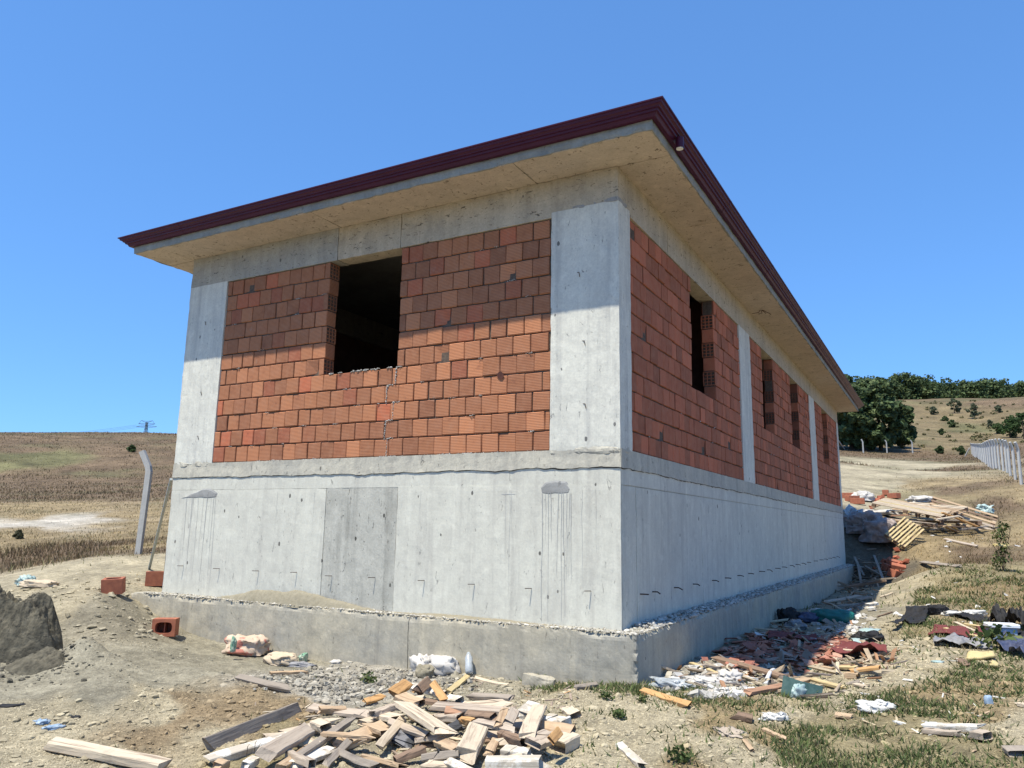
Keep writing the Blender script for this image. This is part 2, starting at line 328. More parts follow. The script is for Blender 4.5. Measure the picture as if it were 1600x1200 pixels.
# ------------------------------------------------------------------ terrain
def ray(u, v): return CF + CR * ((u - 800) / FPX) - CU * ((v - 600) / FPX)
def PD(u, v, d): p = CO + ray(u, v) * d; return (p.x, p.y, p.z)
TC = [(-7.46, -.35, -.3), (-6.84, -.35, -.43), (-6.1, -.35, -.6), (-5.3, -.35, -.66), (-4.2, -.35, -.64), (-2.6, -.35, -.61), (-.8, -.35, -.57), (.3, -.35, -.53),
      (.5, 1.4, -.5), (.5, 4, -.5), (.5, 9, -.5), (.5, 16, -.52), (.5, 20, -.45), (1.55, 1.75, -.63), (1.6, 6, -.58), (1.6, 12, -.5), (1.6, 19, -.42),
      (-7.9, -.35, -.04), (-8.1, 1, .02), (-8.3, 5, .12), (-8.5, 10, .35), (-8.4, 17, .9), (-10, 22, 1.6), (-4, 4, -.6), (-4, 10, -.5), (-4, 17, -.2),
      (-4, 26, 2.6), (-8, 26, 2.2), (-14, 12, .7), (-4, 60, 7), (-60, 90, 13), (0, 23, 1.25), (0, 22.1, .45), (0, 21.6, .0),
      (3.1, -8, -.62), (3.1, -5, -.62), (6, -8, -.5), (0, -9, -.62), (3, -14, -.7), (12, -12, -.3), (-8, -14, -.7), (40, -40, -3), (-50, -50, -3), (0, -80, -6), (80, 0, 3), (60, 50, 8), (-90, -20, 4),
      (10, 2, .1), (14, 12, 1.2), (22, 30, 3.6), (40, 80, 12), (120, 200, 40), (-200, 200, 24), (-330, 100, 19), (-500, 300, 8), (-300, -50, 5), (-300, 500, 20), (60, 480, 63), (-60, 480, 58), (200, 450, 60),
      (0, 900, 40), (-900, 200, 0), (800, 200, 30), (0, -900, -20), (-120, 330, 42)]
TC += [PD(*a) for a in [(0, 1195, 5.0), (400, 1195, 5.2), (800, 1195, 5.0), (1200, 1195, 4.9), (1590, 1190, 5.0), (0, 1100, 6.5), (200, 1100, 6.6), (0, 1040, 8), (0, 980, 9.5), (0, 930, 12), (0, 892, 16), (100, 1000, 9.5), (300, 1040, 8.6), (400, 1100, 6.9), (250, 1060, 8.0),
      (177, 932, 11), (60, 916, 12.2), (100, 905, 13), (150, 875, 15.5), (216, 867, 17.2), (280, 852, 18), (0, 850, 24), (150, 835, 26), (0, 800, 36), (250, 800, 36), (0, 745, 80), (250, 745, 80), (0, 683, 190), (270, 680, 190),
      (1590, 1100, 6.6), (1590, 1040, 9), (1590, 980, 12), (1590, 900, 19), (1590, 850, 26), (1590, 800, 33), (1595, 756, 39), (1400, 1100, 6.8), (1400, 1040, 8.6), (1100, 1100, 6.5), (900, 1080, 7.0), (1500, 1000, 11), (1450, 950, 14), (1480, 880, 20), (1480, 840, 27), (1450, 826, 30), (1560, 730, 66), (1535, 724, 85), (1519, 712, 125),
      (1349, 707, 130), (1430, 708, 130), (1311, 702, 130), (1335, 790, 34), (1330, 822, 28.5), (1390, 835, 27.5), (1345, 885, 26.6), (1375, 860, 27), (1400, 885, 25.6), (1420, 870, 25), (1400, 770, 42), (1330, 740, 65), (1450, 740, 65), (1400, 625, 330), (1600, 622, 330), (1300, 625, 330), (1500, 655, 240), (1350, 680, 175), (1600, 683, 180)]]
TC = np.array(TC)
def qc(x, y):
    dx = np.asarray(x, float) - CO.x; dy = np.asarray(y, float) - CO.y; th = np.arctan2(dx, dy); r = np.log(np.hypot(dx, dy) + .8)
    return np.stack([2.2 * np.sin(th), 2.2 * np.cos(th), r * 1.2], -1)
def kern(a, b): return np.sqrt(((a[:, None] - b[None]) ** 2).sum(-1) + .004)
QT = qc(TC[:, 0], TC[:, 1]); K = kern(QT, QT); n_ = len(TC)
A_ = np.block([[K - 0.02 * np.eye(n_), np.ones((n_, 1))], [np.ones((1, n_)), np.zeros((1, 1))]])
tmean = TC[:, 2]; WT = np.linalg.solve(A_, np.append(tmean, 0))
def hbase(x, y):
    x = np.ravel(x); y = np.ravel(y); out = np.empty(len(x))
    for i in range(0, len(x), 20000):
        q = qc(x[i:i + 20000], y[i:i + 20000]); out[i:i + 20000] = kern(q, QT) @ WT[:-1] + WT[-1]
    return out
def hfun(x, y):
    x = np.ravel(np.asarray(x, float)); y = np.ravel(np.asarray(y, float)); D = np.hypot(x - CO.x, y - CO.y); P = P3(x, y)
    h = hbase(x, y)
    near = np.clip(1.2 - D / 60, 0, 1)
    h += near * (.035 * fbm(P, 1.1, 3, 3) + .016 * fbm(P, 6, 9, 3) + .006 * fbm(P, 30, 12, 2))
    h += np.clip(D / 60 - .2, 0, 8) * .12 * fbm(P, .06, 5, 4)
    # a little hollowed trench and humps in the loose sand in front of the footing
    h += .10 * np.exp(-(((x + 4.6) / 1.3) ** 2 + ((y + 3.0) / .5) ** 2)) * (1 + .5 * fbm(P, 3, 77, 3))
    h += .09 * np.exp(-(((x + 6.4) / 1.1) ** 2 + ((y + 1.6) / .45) ** 2)) 
    for hx_, hy_, hh_, rx_, ry_ in ((-4.72, -2.91, .17, .5, .35), (-5.3, -2.1, .12, .6, .3), (-3.9, -2.4, .09, .7, .25), (-3.4, -3.5, .08, .6, .4), (-3.0, -2.6, .06, .6, .3)):
        h += hh_ * np.exp(-(((x - hx_) / rx_) ** 2 + ((y - hy_) / ry_) ** 2)) * (1 + .45 * fbm(P, 2.6, 31, 3))
    h += near * .02 * (1 - 2 * np.abs(vn(P, 2.4, 55))) * (D < 14)
    # steep earth bank beside the far end of the footing
    inside = (x > -7.75) & (x < .25) & (y > -.25) & (y < 21.3)
    return np.where(inside, np.minimum(h, -.12), h)
_ds = np.concatenate([np.arange(3, 12, .16), np.geomspace(12, 700, 170)])
def at(u, v, lift=0.):
    d = np.array(ray(u, v)); P = np.array(CO)[None] + _ds[:, None] * d[None]; g = P[:, 2] - hfun(P[:, 0], P[:, 1]) - lift
    i = np.where((g[:-1] > 0) & (g[1:] <= 0))[0]
    i = i[0] if len(i) else len(_ds) - 2
    ds = np.linspace(_ds[i], _ds[i + 1], 16); P = np.array(CO)[None] + ds[:, None] * d[None]; g = P[:, 2] - hfun(P[:, 0], P[:, 1]) - lift
    i = np.where((g[:-1] > 0) & (g[1:] <= 0))[0]; i = i[0] if len(i) else 14
    t = g[i] / (g[i] - g[i + 1] + 1e-9); s = ds[i] + np.clip(t, 0, 1) * (ds[i + 1] - ds[i]); p = np.array(CO) + s * d
    return Vector(p)
def gz(x, y): return float(hfun([x], [y])[0])

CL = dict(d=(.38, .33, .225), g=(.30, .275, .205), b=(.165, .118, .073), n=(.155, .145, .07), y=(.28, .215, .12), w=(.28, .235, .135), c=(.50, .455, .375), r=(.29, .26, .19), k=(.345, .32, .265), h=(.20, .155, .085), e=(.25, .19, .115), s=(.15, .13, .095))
ZP = """0 692 b,250 690 b,0 726 n,70 716 n,170 706 b,250 712 b,30 738 b,140 728 b,0 775 b,150 775 b,250 740 b,250 770 b,0 702 b,120 745 b,60 755 b,0 822 c,60 816 c,120 812 c,165 808 y,60 832 y,0 835 y,30 808 y,90 822 c,235 800 y,250 820 y,200 838 y,0 795 y,100 795 y,0 855 y,60 850 y,110 855 b,170 850 b,250 850 y,270 856 b,20 878 b,80 872 b,
60 905 d,150 885 d,230 880 d,0 932 d,120 930 d,200 945 r,230 985 r,150 970 r,90 960 d,200 925 d,240 1000 r,160 995 r,0 1060 g,60 1010 g,0 980 g,100 1040 g,200 1030 g,300 1015 g,400 1035 g,150 1075 g,30 1085 g,330 1050 g,260 1060 g,460 1040 g,
100 1110 d,250 1095 d,50 1150 d,300 1105 e,355 1120 e,250 1135 e,400 1108 e,215 1160 e,330 1140 e,450 1112 e,0 1120 d,0 1190 d,200 1170 d,100 1180 d,330 1150 d,400 1190 w,440 1125 w,480 1064 k,560 1072 k,520 1050 k,600 1055 k,430 1062 k,650 1062 k,580 1085 k,500 1085 k,700 1070 r,780 1075 r,640 1100 r,560 1140 r,700 1150 r,620 1190 d,850 1190 d,
900 1090 d,1000 1100 d,950 1150 d,1000 1190 d,870 1072 w,960 1073 w,1060 1120 d,1100 1160 d,1150 1185 d,1130 1090 y,1120 1120 y,1200 1110 d,1230 1130 w,1170 1105 y,1080 1190 y,1300 1130 w,1400 1150 w,1300 1190 w,1450 1115 w,1500 1180 w,1380 1105 w,1250 1170 w,1560 1190 w,1190 1150 y,1400 1060 d,1450 1085 y,1550 1080 y,1580 1120 d,1350 1080 d,1480 1050 w,1540 1110 y,1590 1150 d,
1080 1050 k,1150 1050 r,1200 1030 r,1300 980 r,1250 1050 r,1350 960 r,1320 985 k,1300 1060 d,1250 980 r,1340 935 r,1400 940 d,1430 960 d,1420 905 d,1380 985 d,1430 875 y,1450 870 y,1500 905 w,1480 930 w,1550 920 y,1590 950 y,1520 870 b,1580 890 w,1450 985 w,1550 980 y,1500 840 y,1580 820 y,1450 840 y,1420 1010 d,1440 1035 d,
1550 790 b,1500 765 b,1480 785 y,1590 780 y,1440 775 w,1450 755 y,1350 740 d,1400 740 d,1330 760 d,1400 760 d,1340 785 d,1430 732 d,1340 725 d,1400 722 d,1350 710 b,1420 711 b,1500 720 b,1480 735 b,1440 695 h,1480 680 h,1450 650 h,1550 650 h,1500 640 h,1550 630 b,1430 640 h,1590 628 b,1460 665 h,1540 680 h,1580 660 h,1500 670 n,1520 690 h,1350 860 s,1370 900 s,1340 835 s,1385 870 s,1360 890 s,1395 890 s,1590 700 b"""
ZX = []; ZC = []; ZK = []
for s in ZP.replace('\n', '').split(','):
    u, v, k = s.split(); p = at(float(u), float(v)); ZX.append((p.x, p.y)); ZK.append(k); ZC.append(CL[k])
for x, y, k in [(3, -14, 'y'), (12, -8, 'y'), (-10, -14, 'd'), (10, 5, 'w'), (20, 20, 'y'), (-30, -30, 'b'), (60, 60, 'b'), (0, -60, 'b'), (-4, 30, 'd'), (-4, 60, 'b'), (-60, 200, 'b'), (-12, 15, 'd'), (-10, 5, 'd'), (-20, 30, 'b'), (3, -8, 'd'), (-1, -7, 'd'), (-400, 100, 'b'), (100, 400, 'h')]:
    ZX.append((x, y)); ZK.append(k); ZC.append(CL[k])
ZX = np.array(ZX); ZC = np.array(ZC); ZQ = qc(ZX[:, 0], ZX[:, 1]); KS = 'dgbnywcrkhse'
ZW = np.array([[1. if k == c else 0. for c in KS] for k in ZK])
def zones(x, y):
    x = np.ravel(x); y = np.ravel(y); D = np.hypot(x - CO.x, y - CO.y) + 1; P = P3(x, y); lg = P3(np.log(D) * 9, np.arctan2(x - CO.x, y - CO.y) * 12)
    out = np.empty((len(x), len(KS)))
    dq = np.stack([fbm(lg, 1.6, 31 + i, 4) for i in range(3)], 1) * .055 + np.stack([fbm(P, .9, 61 + i, 3) for i in range(3)], 1) * (.1 / np.sqrt(D))[:, None]
    for i in range(0, len(x), 20000):
        q = qc(x[i:i + 20000], y[i:i + 20000]) + dq[i:i + 20000]
        d2 = ((q[:, None] - ZQ[None]) ** 2).sum(-1) + 2e-5; W = d2 ** -2.5; W /= W.sum(1, keepdims=True); out[i:i + 20000] = W @ ZW
    return out
CLA = np.array([CL[c] for c in KS])

GRID = {}
def lookup(x, y, key):
    x = np.ravel(x); y = np.ravel(y); t = np.arctan2(x - CO.x, y - CO.y); D = np.hypot(x - CO.x, y - CO.y); th, r, A = GRID['th'], GRID['r'], GRID[key]
    i = np.clip((t - th[0]) / (th[1] - th[0]), 0, len(th) - 1.001); i0 = i.astype(int); fi = i - i0; j0 = np.clip(np.searchsorted(r, D) - 1, 0, len(r) - 2); fj = np.clip((D - r[j0]) / (r[j0 + 1] - r[j0]), 0, 1)
    if A.ndim == 3: fi = fi[:, None]; fj = fj[:, None]
    return (A[j0, i0] * (1 - fi) + A[j0, i0 + 1] * fi) * (1 - fj) + (A[j0 + 1, i0] * (1 - fi) + A[j0 + 1, i0 + 1] * fi) * fj
def zgrid(x, y): return lookup(x, y, 'zn')
def hgrid(x, y): return lookup(x, y, 'z')
def build_ground():
    th = np.concatenate([np.linspace(-72, 14, 560), np.linspace(15.5, 286, 130)[:-1]]) * math.pi / 180   # azimuth from +y towards +x
    r = np.concatenate([np.geomspace(.25, 3.6, 24), np.arange(3.65, 9, .032), np.geomspace(9, 2600, 430)])
    T, R_ = np.meshgrid(th, r, indexing='xy'); X = CO.x + np.sin(T) * R_; Y = CO.y + np.cos(T) * R_; Z = hfun(X, Y)
    nT = len(th); V = np.stack([X.ravel(), Y.ravel(), Z], 1)
    i = (np.arange(len(r) - 1)[:, None] * nT + np.arange(nT)[None]).ravel(); j = (np.arange(len(r) - 1)[:, None] * nT + (np.arange(nT)[None] + 1) % nT).ravel()
    F = np.stack([i, i + nT, j + nT, j], 1)[:, ::-1]
    ZN = zones(X, Y); c = ZN @ CLA; nv_ = 560; GRID.update(th=th[:nv_], r=r, z=Z.reshape(len(r), nT)[:, :nv_], zn=ZN.reshape(len(r), nT, -1)[:, :nv_])
    D = R_.ravel(); n1 = fbm(V * np.array([1, 1, 0]), .35, 90, 4); n2 = fbm(P3(np.log(D) * 30, T.ravel() * 40), 1.3, 95, 4)
    c = c * (1 + .14 * n1 + .16 * n2)[:, None]
    far = np.clip((D - 14) / 60, 0, 1)[:, None]; g1 = fbm(P3(np.log(D) * 16, T.ravel() * 22), 1.1, 120, 5); g2 = fbm(P3(np.log(D) * 40, T.ravel() * 45), 1.2, 130, 4)
    c = c * (1 - far * np.clip(g1, 0, .8)[:, None] * .75) + far * np.clip(g1, 0, .8)[:, None] * .75 * np.array([.115, .115, .055]); c = c * (1 + far * .35 * g2[:, None])
    V = np.vstack([V, [[CO.x, CO.y, gz(CO.x, CO.y)]]]); c = np.vstack([c, c[:1]])
    fan = np.stack([np.arange(nT), (np.arange(nT) + 1) % nT, np.full(nT, len(V) - 1), np.full(nT, len(V) - 1)], 1)
    me = fast('ground', V, F, M['ground'], c, True)
    tag(link('ground', me), kind='structure')
build_ground()

# ------------------------------------------------------------------ the building
W_, L_, Z1, ZBT, ZS = 7.496, 21.09, 1.95, 4.84, 5.34
B = empty('unfinished_building', (0, 0, 0), 'unfinished single storey building of bare red hollow brick and raw concrete under a maroon gutter', 'building')
def part(name, mb, mat, smooth=False): return mb.build(name, mat, B, smooth)
# footing ledge
e = .267
foot = []
for k, (fa, fb, yo) in enumerate(((-7.9, -5.32, .004), (-5.312, -2.62, -.002), (-2.612, e, 0.))):
    rough('footing', (fa, fb, -e + yo, .0, -1.3, -.012), M['conc_foot'], B, step=.035, amp=.005, edge=.03, seed=5, sc_=6., faces='xXyZ', elo=(-7.9, -e, -1.3), ehi=(e, L_ + e, -.012))
rough('footing', (.0, e, .0, L_ + e, -1.3, -.012), M['conc_foot'], B, step=.045, amp=.005, edge=.03, seed=5, sc_=6., faces='XYZ', elo=(-7.9, -e, -1.3), ehi=(e, L_ + e, -.012))
# plinth core and formwork panels
m = MB(); m.box(-W_ + .01, -.01, .01, .26, -.25, 1.90); m.box(-.26, -.01, .26, L_ - .01, -.25, 1.90); m.box(-W_ + .01, -W_ + .25, .26, L_ - .01, -.25, 1.9); m.box(-W_ + .25, -.26, L_ - .25, L_ - .01, -.25, 1.9); part('plinth_core', m, M['conc_band'])
def panel(a, mat, k): return rough('formwork_panel', a, M[mat], B, step=.06, amp=.0022, edge=.004, seed=k)
panel((-W_, -4.296, .0, .03, -.05, 1.545), 'conc_light', 1); panel((-4.29, -3.076, .004, .03, -.05, 1.55), 'conc_rough', 2); panel((-3.07, 0, -.002, .03, -.05, 1.55), 'conc_light', 3)
ys = [.035, .49, 3.23, 6.44, 9.72, 12.98, 16.28, 18.96, L_]
for k in range(8): panel((-.03, random.uniform(-.004, .002), ys[k] + .004, ys[k + 1] - .004, -.05, 1.55 + random.uniform(-.01, .0)), 'conc_light', 10 + k)
panel((-W_, -W_ + .03, .035, L_, -.05, 1.55), 'conc_light', 30); panel((-W_ + .03, -.03, L_ - .03, L_, -.05, 1.55), 'conc_light', 31)
# upper plinth strip, then the floor slab band with a ragged lower lip
def lip(name, ax, a0, a1, z0, z1, out, mat, seed, rag):
    n = int((a1 - a0) / .03); A = np.linspace(a0, a1, n + 1); zz = np.linspace(0, 1, 9); V = []; F = []
    for j, t in enumerate(zz):
        P = np.stack([A, np.full(n + 1, j * .3), np.full(n + 1, seed * 1.)], 1)
        low = z0 + rag * (fbm(P * [1, 0, 1], 2.2, seed) * .7 + .5 * fbm(P * [1, 0, 1], 9, seed + 3))
        z = low + (z1 - low) * t; o = out * (.35 + .65 * np.clip(1 - t * 1.4, 0, 1)) + .004 * fbm(np.stack([A, z, z * 0], 1), 12, seed)
        V.append(np.stack([A, -o, z], 1))
    V.insert(0, V[0] * [1, 0, 1] + [0, .02, .006]); V = np.array(V).reshape(-1, 3); k = len(zz) + 1
    if ax == 1: V = np.stack([-V[:, 1], V[:, 0], V[:, 2]], 1)
    i = (np.arange(k - 1)[:, None] * (n + 1) + np.arange(n)[None]).ravel(); F = np.stack([i, i + 1, i + n + 2, i + n + 1], 1)
    link(name, fast(name, V, F, mat, smooth=False), None, B)
    P = np.stack([A, np.zeros(n + 1), np.full(n + 1, seed * 1.)], 1); low = z0 + rag * (fbm(P, 2.2, seed) * .7 + .5 * fbm(P, 9, seed + 3)); th_ = .004 + .012 * np.clip(.3 + fbm(P, 6, seed + 9), 0, 1.5)
    V = np.vstack([np.stack([A, np.full(n + 1, -.0016), low - th_], 1), np.stack([A, np.full(n + 1, -.0016), low + .004], 1)])
    if ax == 1: V = np.stack([-V[:, 1], V[:, 0], V[:, 2]], 1)
    i = np.arange(n); link('joint_crack', fast('joint_crack', V, np.stack([i, i + 1, i + n + 2, i + n + 1], 1), M['hole_grey']), None, B)
m = MB(); m.box(-W_ + .002, -.002, .004, .255, 1.547, 1.935); m.box(-.26, -.003, .26, L_, 1.552, 1.935); m.box(-W_ + .002, -W_ + .24, .26, L_, 1.56, 1.935); part('plinth_strip', m, M['conc_light'])
lip('floor_slab_edge', 0, -W_ - .01, .012, 1.735, 1.952, .010, M['conc_band'], 40, .026)
lip('floor_slab_edge', 1, -.012, L_, 1.735, 1.952, .009, M['conc_band'], 47, .02)
m = MB(); m.box(-W_ + .01, -.01, .0, L_ - .01, 1.85, 1.948); part('floor_slab', m, M['conc_band'])
# pillars
def pillar(x0, x1, y0, y1, mat='conc_pillar', z1=ZBT + .012, k=0): return rough('pillar', (x0, x1, y0, y1, Z1 - .01, z1), M[mat], B, step=.05, amp=.0025, edge=.004, seed=60 + k)
pillar(-W_, -W_ + .866, -.004, .37); pillar(-.88, .004, -.006, .382, z1=ZBT + .07, k=1); pillar(-.3, .003, 6.12, 7.03, k=2); pillar(-.3, .003, 14.5, 15.5, k=3); pillar(-.3, .003, 20.7, L_, k=4)
pillar(-W_, -W_ + .3, L_ - .4, L_, k=5)
rough('pillar_foot', (-.90, .010, -.010, .3, Z1 - .06, Z1 + .035), M['conc_band'], B, step=.03, amp=.010, edge=.02, seed=71)
rough('pillar_foot', (-W_ - .006, -W_ + .86, -.009, .3, Z1 - .04, Z1 + .03), M['conc_band'], B, step=.03, amp=.010, edge=.03, seed=72)
rough('pillar_cap_smear', (-.885, .008, -.010, .3, ZBT + .055, ZBT + .10), M['smear'], B, step=.03, amp=.012, edge=.02, seed=73)
# ring beam
for a, mt, k in (((-W_, -4.354, -.002, .26, ZBT, ZS), 'conc_beam_grey', 1), ((-4.348, -3.213, .003, .26, ZBT, ZS), 'conc_beam', 2), ((-3.205, -.0, -.001, .26, ZBT + .0, ZS), 'conc_beam', 3)): rough('ring_beam', a, M[mt], B, step=.06, amp=.0025, edge=.006, seed=80 + k)
yy = [.262, 1.9, 2.95, 5.2, 8.4, 11.6, 14.8, 18.2, L_]
for k in range(8): rough('ring_beam', (-.26, random.uniform(-.002, .003), yy[k] + .003, yy[k + 1] - .003, ZBT, ZS), M['conc_beam'], B, step=.07, amp=.0025, edge=.006, seed=90 + k)
m = MB(); m.box(-W_, -W_ + .25, .27, L_, ZBT, ZS); m.box(-W_ + .25, -.262, L_ - .25, L_, ZBT, ZS); part('ring_beam', m, M['conc_beam_grey'])
# eaves slab: soffit panels, edge, roof
d = .649; Z5 = ZS + .147
m = MB(); m.box(-W_ - d + .01, d - .01, -d + .01, L_ + d - .01, ZS + .012, Z5 - .01); part('roof_slab', m, M['conc_edge'])
def sof(x0, x1, y0, y1, k): rough('soffit_panel', (x0 + .004, x1 - .004, y0 + .004, y1 - .004, ZS + random.uniform(-.002, .002), ZS + .03), M['conc_soffit'], B, step=.09, amp=.0018, edge=.004, seed=100 + k)
fx = [-W_ - d + .02, -W_ - .02, -4.32, -1.09, d - .015]
for k in range(4): sof(fx[k], fx[k + 1], -d + .015, .03, k)
ry = [.03, 2.24, 5.39, 8.38, 11.59, 14.81, 18.0, L_ + d - .015]
for k in range(7): sof(-.03, d - .015, ry[k], ry[k + 1], 10 + k)
sof(-W_ - d + .02, -W_ + .03, .03, L_ + d - .02, 20); sof(-W_ + .03, -.03, L_ - .03, L_ + d - .015, 21)
rough('slab_edge', (-W_ - d, d, -d, -d + .03, ZS - .004, Z5), M['conc_edge'], B, step=.03, amp=.006, edge=.012, seed=130)
rough('slab_edge', (d - .03, d, -d + .031, L_ + d, ZS - .004, Z5), M['conc_edge'], B, step=.05, amp=.006, edge=.012, seed=131)
rough('slab_edge', (-W_ - d, -W_ - d + .03, -d + .031, L_ + d, ZS - .004, Z5), M['conc_edge'], B, step=.08, amp=.006, edge=.012, seed=132)
rough('slab_edge', (-W_ - d + .031, d - .031, L_ + d - .03, L_ + d, ZS - .004, Z5), M['conc_edge'], B, step=.08, amp=.006, edge=.012, seed=133)
prof = [(.004, Z5 - .035), (.055, Z5 - .035), (.06, Z5 - .028), (.075, Z5 + .002), (.098, Z5 + .004), (.104, Z5 + .028), (.125, Z5 + .03), (.132, Z5 + .052), (.158, Z5 + .056), (.166, Z5 + .082), (.183, Z5 + .084), (.186, Z5 + .098), (.178, Z5 + .104), (.160, Z5 + .100), (.160, Z5 + .06), (.05, Z5 + .0), (.004, Z5 + .0)]
def sweep(pf, name, mat):
    cs = [(-W_ - d, -d, -1, -1), (d, -d, 1, -1), (d, L_ + d, 1, 1), (-W_ - d, L_ + d, -1, 1)]; v = []; f = []; n = len(pf)
    for x, y, sx, sy in cs:
        for o, z in pf: v.append((x + sx * o, y + sy * o, z))
    for c in range(4):
        for k in range(n - 1): a = c * n + k; b_ = ((c + 1) % 4) * n + k; f.append((a, b_, b_ + 1, a + 1))
    m = MB(); m.add(v, f); o = m.build(name, mat, B); fixn(o.data)
sweep(prof, 'gutter', M['gutter'])
for ax_, c_ in [(0, x) for x in (-6.9, -3.9, -.9)] + [(1, y) for y in (2.2, 5.2, 8.2, 11.2, 14.2, 17.2, 20.2)]:
    v = []; n = 12
    for q in (-.022, .022):
        for o, z in prof[:n]: v.append((c_ + q, -d - o - .003, z - .0015) if ax_ == 0 else (d + o + .003, c_ + q, z - .0015))
    m = MB(); m.add(v, [(k, k + 1, n + k + 1, n + k) for k in range(n - 1)]); part('gutter_joint', m, M['gutter'])
m = MB(); ro = .15; zr = Z5 + .093; hx = (W_ + 2 * d) / 2 + ro; ins = hx
v = [(-W_ - d - ro, -d - ro, zr), (d + ro, -d - ro, zr), (d + ro, L_ + d + ro, zr), (-W_ - d - ro, L_ + d + ro, zr), (-W_ / 2, -d - ro + ins, zr + 1.15), (-W_ / 2, L_ + d + ro - ins, zr + 1.15)]
m.add(v, [(0, 1, 4), (1, 2, 5, 4), (2, 3, 5), (3, 0, 4, 5)]); part('roof_covering', m, M['roof'])
m = MB(); m.tube([(.775, -.05, Z5 + .0), (.775, -.05, Z5 - .13)], .048, 14, False); part('gutter_outlet', m, M['gutter'])
m = MB(); m.tube([(.775, -.05, Z5 - .06), (.775, -.05, Z5 - .137)], .041, 14, True); part('outlet_pipe', m, M['pvc'])
# interior: rear/left walls, plus inner partitions added to limit the light
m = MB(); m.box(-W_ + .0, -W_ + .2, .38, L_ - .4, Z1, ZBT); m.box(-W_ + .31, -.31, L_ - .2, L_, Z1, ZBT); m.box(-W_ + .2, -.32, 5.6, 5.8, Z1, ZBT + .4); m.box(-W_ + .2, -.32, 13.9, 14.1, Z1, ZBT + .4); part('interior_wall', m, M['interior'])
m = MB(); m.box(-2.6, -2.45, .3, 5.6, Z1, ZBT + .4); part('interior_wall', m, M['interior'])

# ---- bricks
BH = (ZBT - Z1) / 12; bricks = []      # (face, start, width, row, hollow, dist)
def row_fill(a0, a1, pitch, off, r):
    out = []; x = a0 - off
    while x < a1 - .02:
        w_ = pitch * r.uniform(.965, 1.035); l = max(x, a0); rr = min(x + w_, a1)
        if rr - l > .035: out.append([l, rr])
        x += w_
    if len(out) > 1 and out[-1][1] - out[-1][0] < .05: out[-2][1] = out[-1][1]; out.pop()
    return out
rb = random.Random(11)
for row in range(12):
    segs = [(-6.63, -4.484), (-3.189, -.885)] if row >= 5 else [(-6.63, -.885)]
    for a0, a1 in segs:
        off = 0 if row % 2 == 0 else .12
        rf = row_fill(a0, a1, .24, off + rb.uniform(-.012, .012), rb)
        for j, (l, r_) in enumerate(rf):
            hol = (row >= 5 and a1 == -4.484 and j == len(rf) - 1 and row % 2 == 1)
            bricks.append(('f', l, r_, row, hol))
wins = [(3.01, 4.32), (8.17, 9.35), (11.57, 12.65), (17.1, 18.33)]
for p0, p1 in ((.385, 6.12), (7.03, 14.5), (15.5, 20.7)):
    for row in range(12):
        segs = [(p0, p1)]
        if row >= 5:
            cur = p0; segs = []
            for a, b_ in wins:
                if p0 < a < p1: segs.append((cur, a)); cur = b_
            segs.append((cur, p1))
        for a0, a1 in segs:
            rf = row_fill(a0, a1, .25, (0 if row % 2 else .12) + rb.uniform(-.02, .02), rb)
            for j, (l, r_) in enumerate(rf):
                far = any(abs(a0 - b_) < .01 for a, b_ in wins)
                bricks.append(('s', l, r_, row, row >= 5 and far and j == 0 and row % 2 == 0))
TH = .2
def hollow_mesh(w, h, t, end):      # end: +1 = holes on +x end
    nz, ny = 4, 3; m = MB(); V = []; hz = h / 2; hy = t / 2; hx_ = w / 2; wl = .011
    ysq = [-hy]; zsq = [-hz]
    cy_ = (t - wl * (ny + 1)) / ny; cz_ = (h - wl * (nz + 1)) / nz
    for i in range(ny): ysq += [ysq[-1] + wl, ysq[-1] + wl + cy_]
    ysq.append(hy)
    for i in range(nz): zsq += [zsq[-1] + wl, zsq[-1] + wl + cz_]
    zsq.append(hz); X = hx_ * end
    for i in range(len(ysq) - 1):
        for j in range(len(zsq) - 1):
            y0, y1, z0, z1 = ysq[i], ysq[i + 1], zsq[j], zsq[j + 1]
            if i % 2 == 1 and j % 2 == 1:
                xi = X - end * .06
                m.add([(X, y0, z0), (X, y1, z0), (X, y1, z1), (X, y0, z1), (xi, y0, z0), (xi, y1, z0), (xi, y1, z1), (xi, y0, z1)], [(0, 1, 5, 4), (1, 2, 6, 5), (2, 3, 7, 6), (3, 0, 4, 7), (4, 5, 6, 7)])
            else: m.add([(X, y0, z0), (X, y1, z0), (X, y1, z1), (X, y0, z1)], [(0, 1, 2, 3)])
    m.add([(-X, -hy, -hz), (-X, hy, -hz), (-X, hy, hz), (-X, -hy, hz), (X, -hy, -hz), (X, hy, -hz), (X, hy, hz), (X, -hy, hz)], [(0, 1, 2, 3), (0, 1, 5, 4), (1, 2, 6, 5), (2, 3, 7, 6), (3, 0, 4, 7)])
    return m.v, m.f
cache = {}
def bmesh_for(face, w, hol, var):
    w = round(w / .01) * .01; key = (face, round(w, 3), hol, var)
    if key not in cache:
        if hol: v, f = hollow_mesh(w, BH - .012, TH, 1 if face == 'f' else -1)
        else: v, f = chamfer(w, TH, BH - .017, .008, .002, var * 7 + int(w * 1000))
        if not hol and var == 3:   # a knocked-off corner
            v = [(p[0] * (.8 if (p[2] < 0 and p[0] > 0 and p[1] < 0) else 1), p[1] * (.7 if (p[2] < 0 and p[0] > 0 and p[1] < 0) else 1), p[2] * (.8 if (p[2] < 0 and p[0] > 0 and p[1] < 0) else 1)) for p in v]
        if face == 's': v = [(-p[1], p[0], p[2]) for p in v]   # turned to lie along y, outer face +x
        m_ = MB(); m_.add(v, f); me = m_.mesh('brick', M['brick'] if face == 'f' else M['brick_side'])
        fixn(me); cache[key] = me
    return cache[key]
mb_small = ([], [], []); nv = 0; cnt = 0
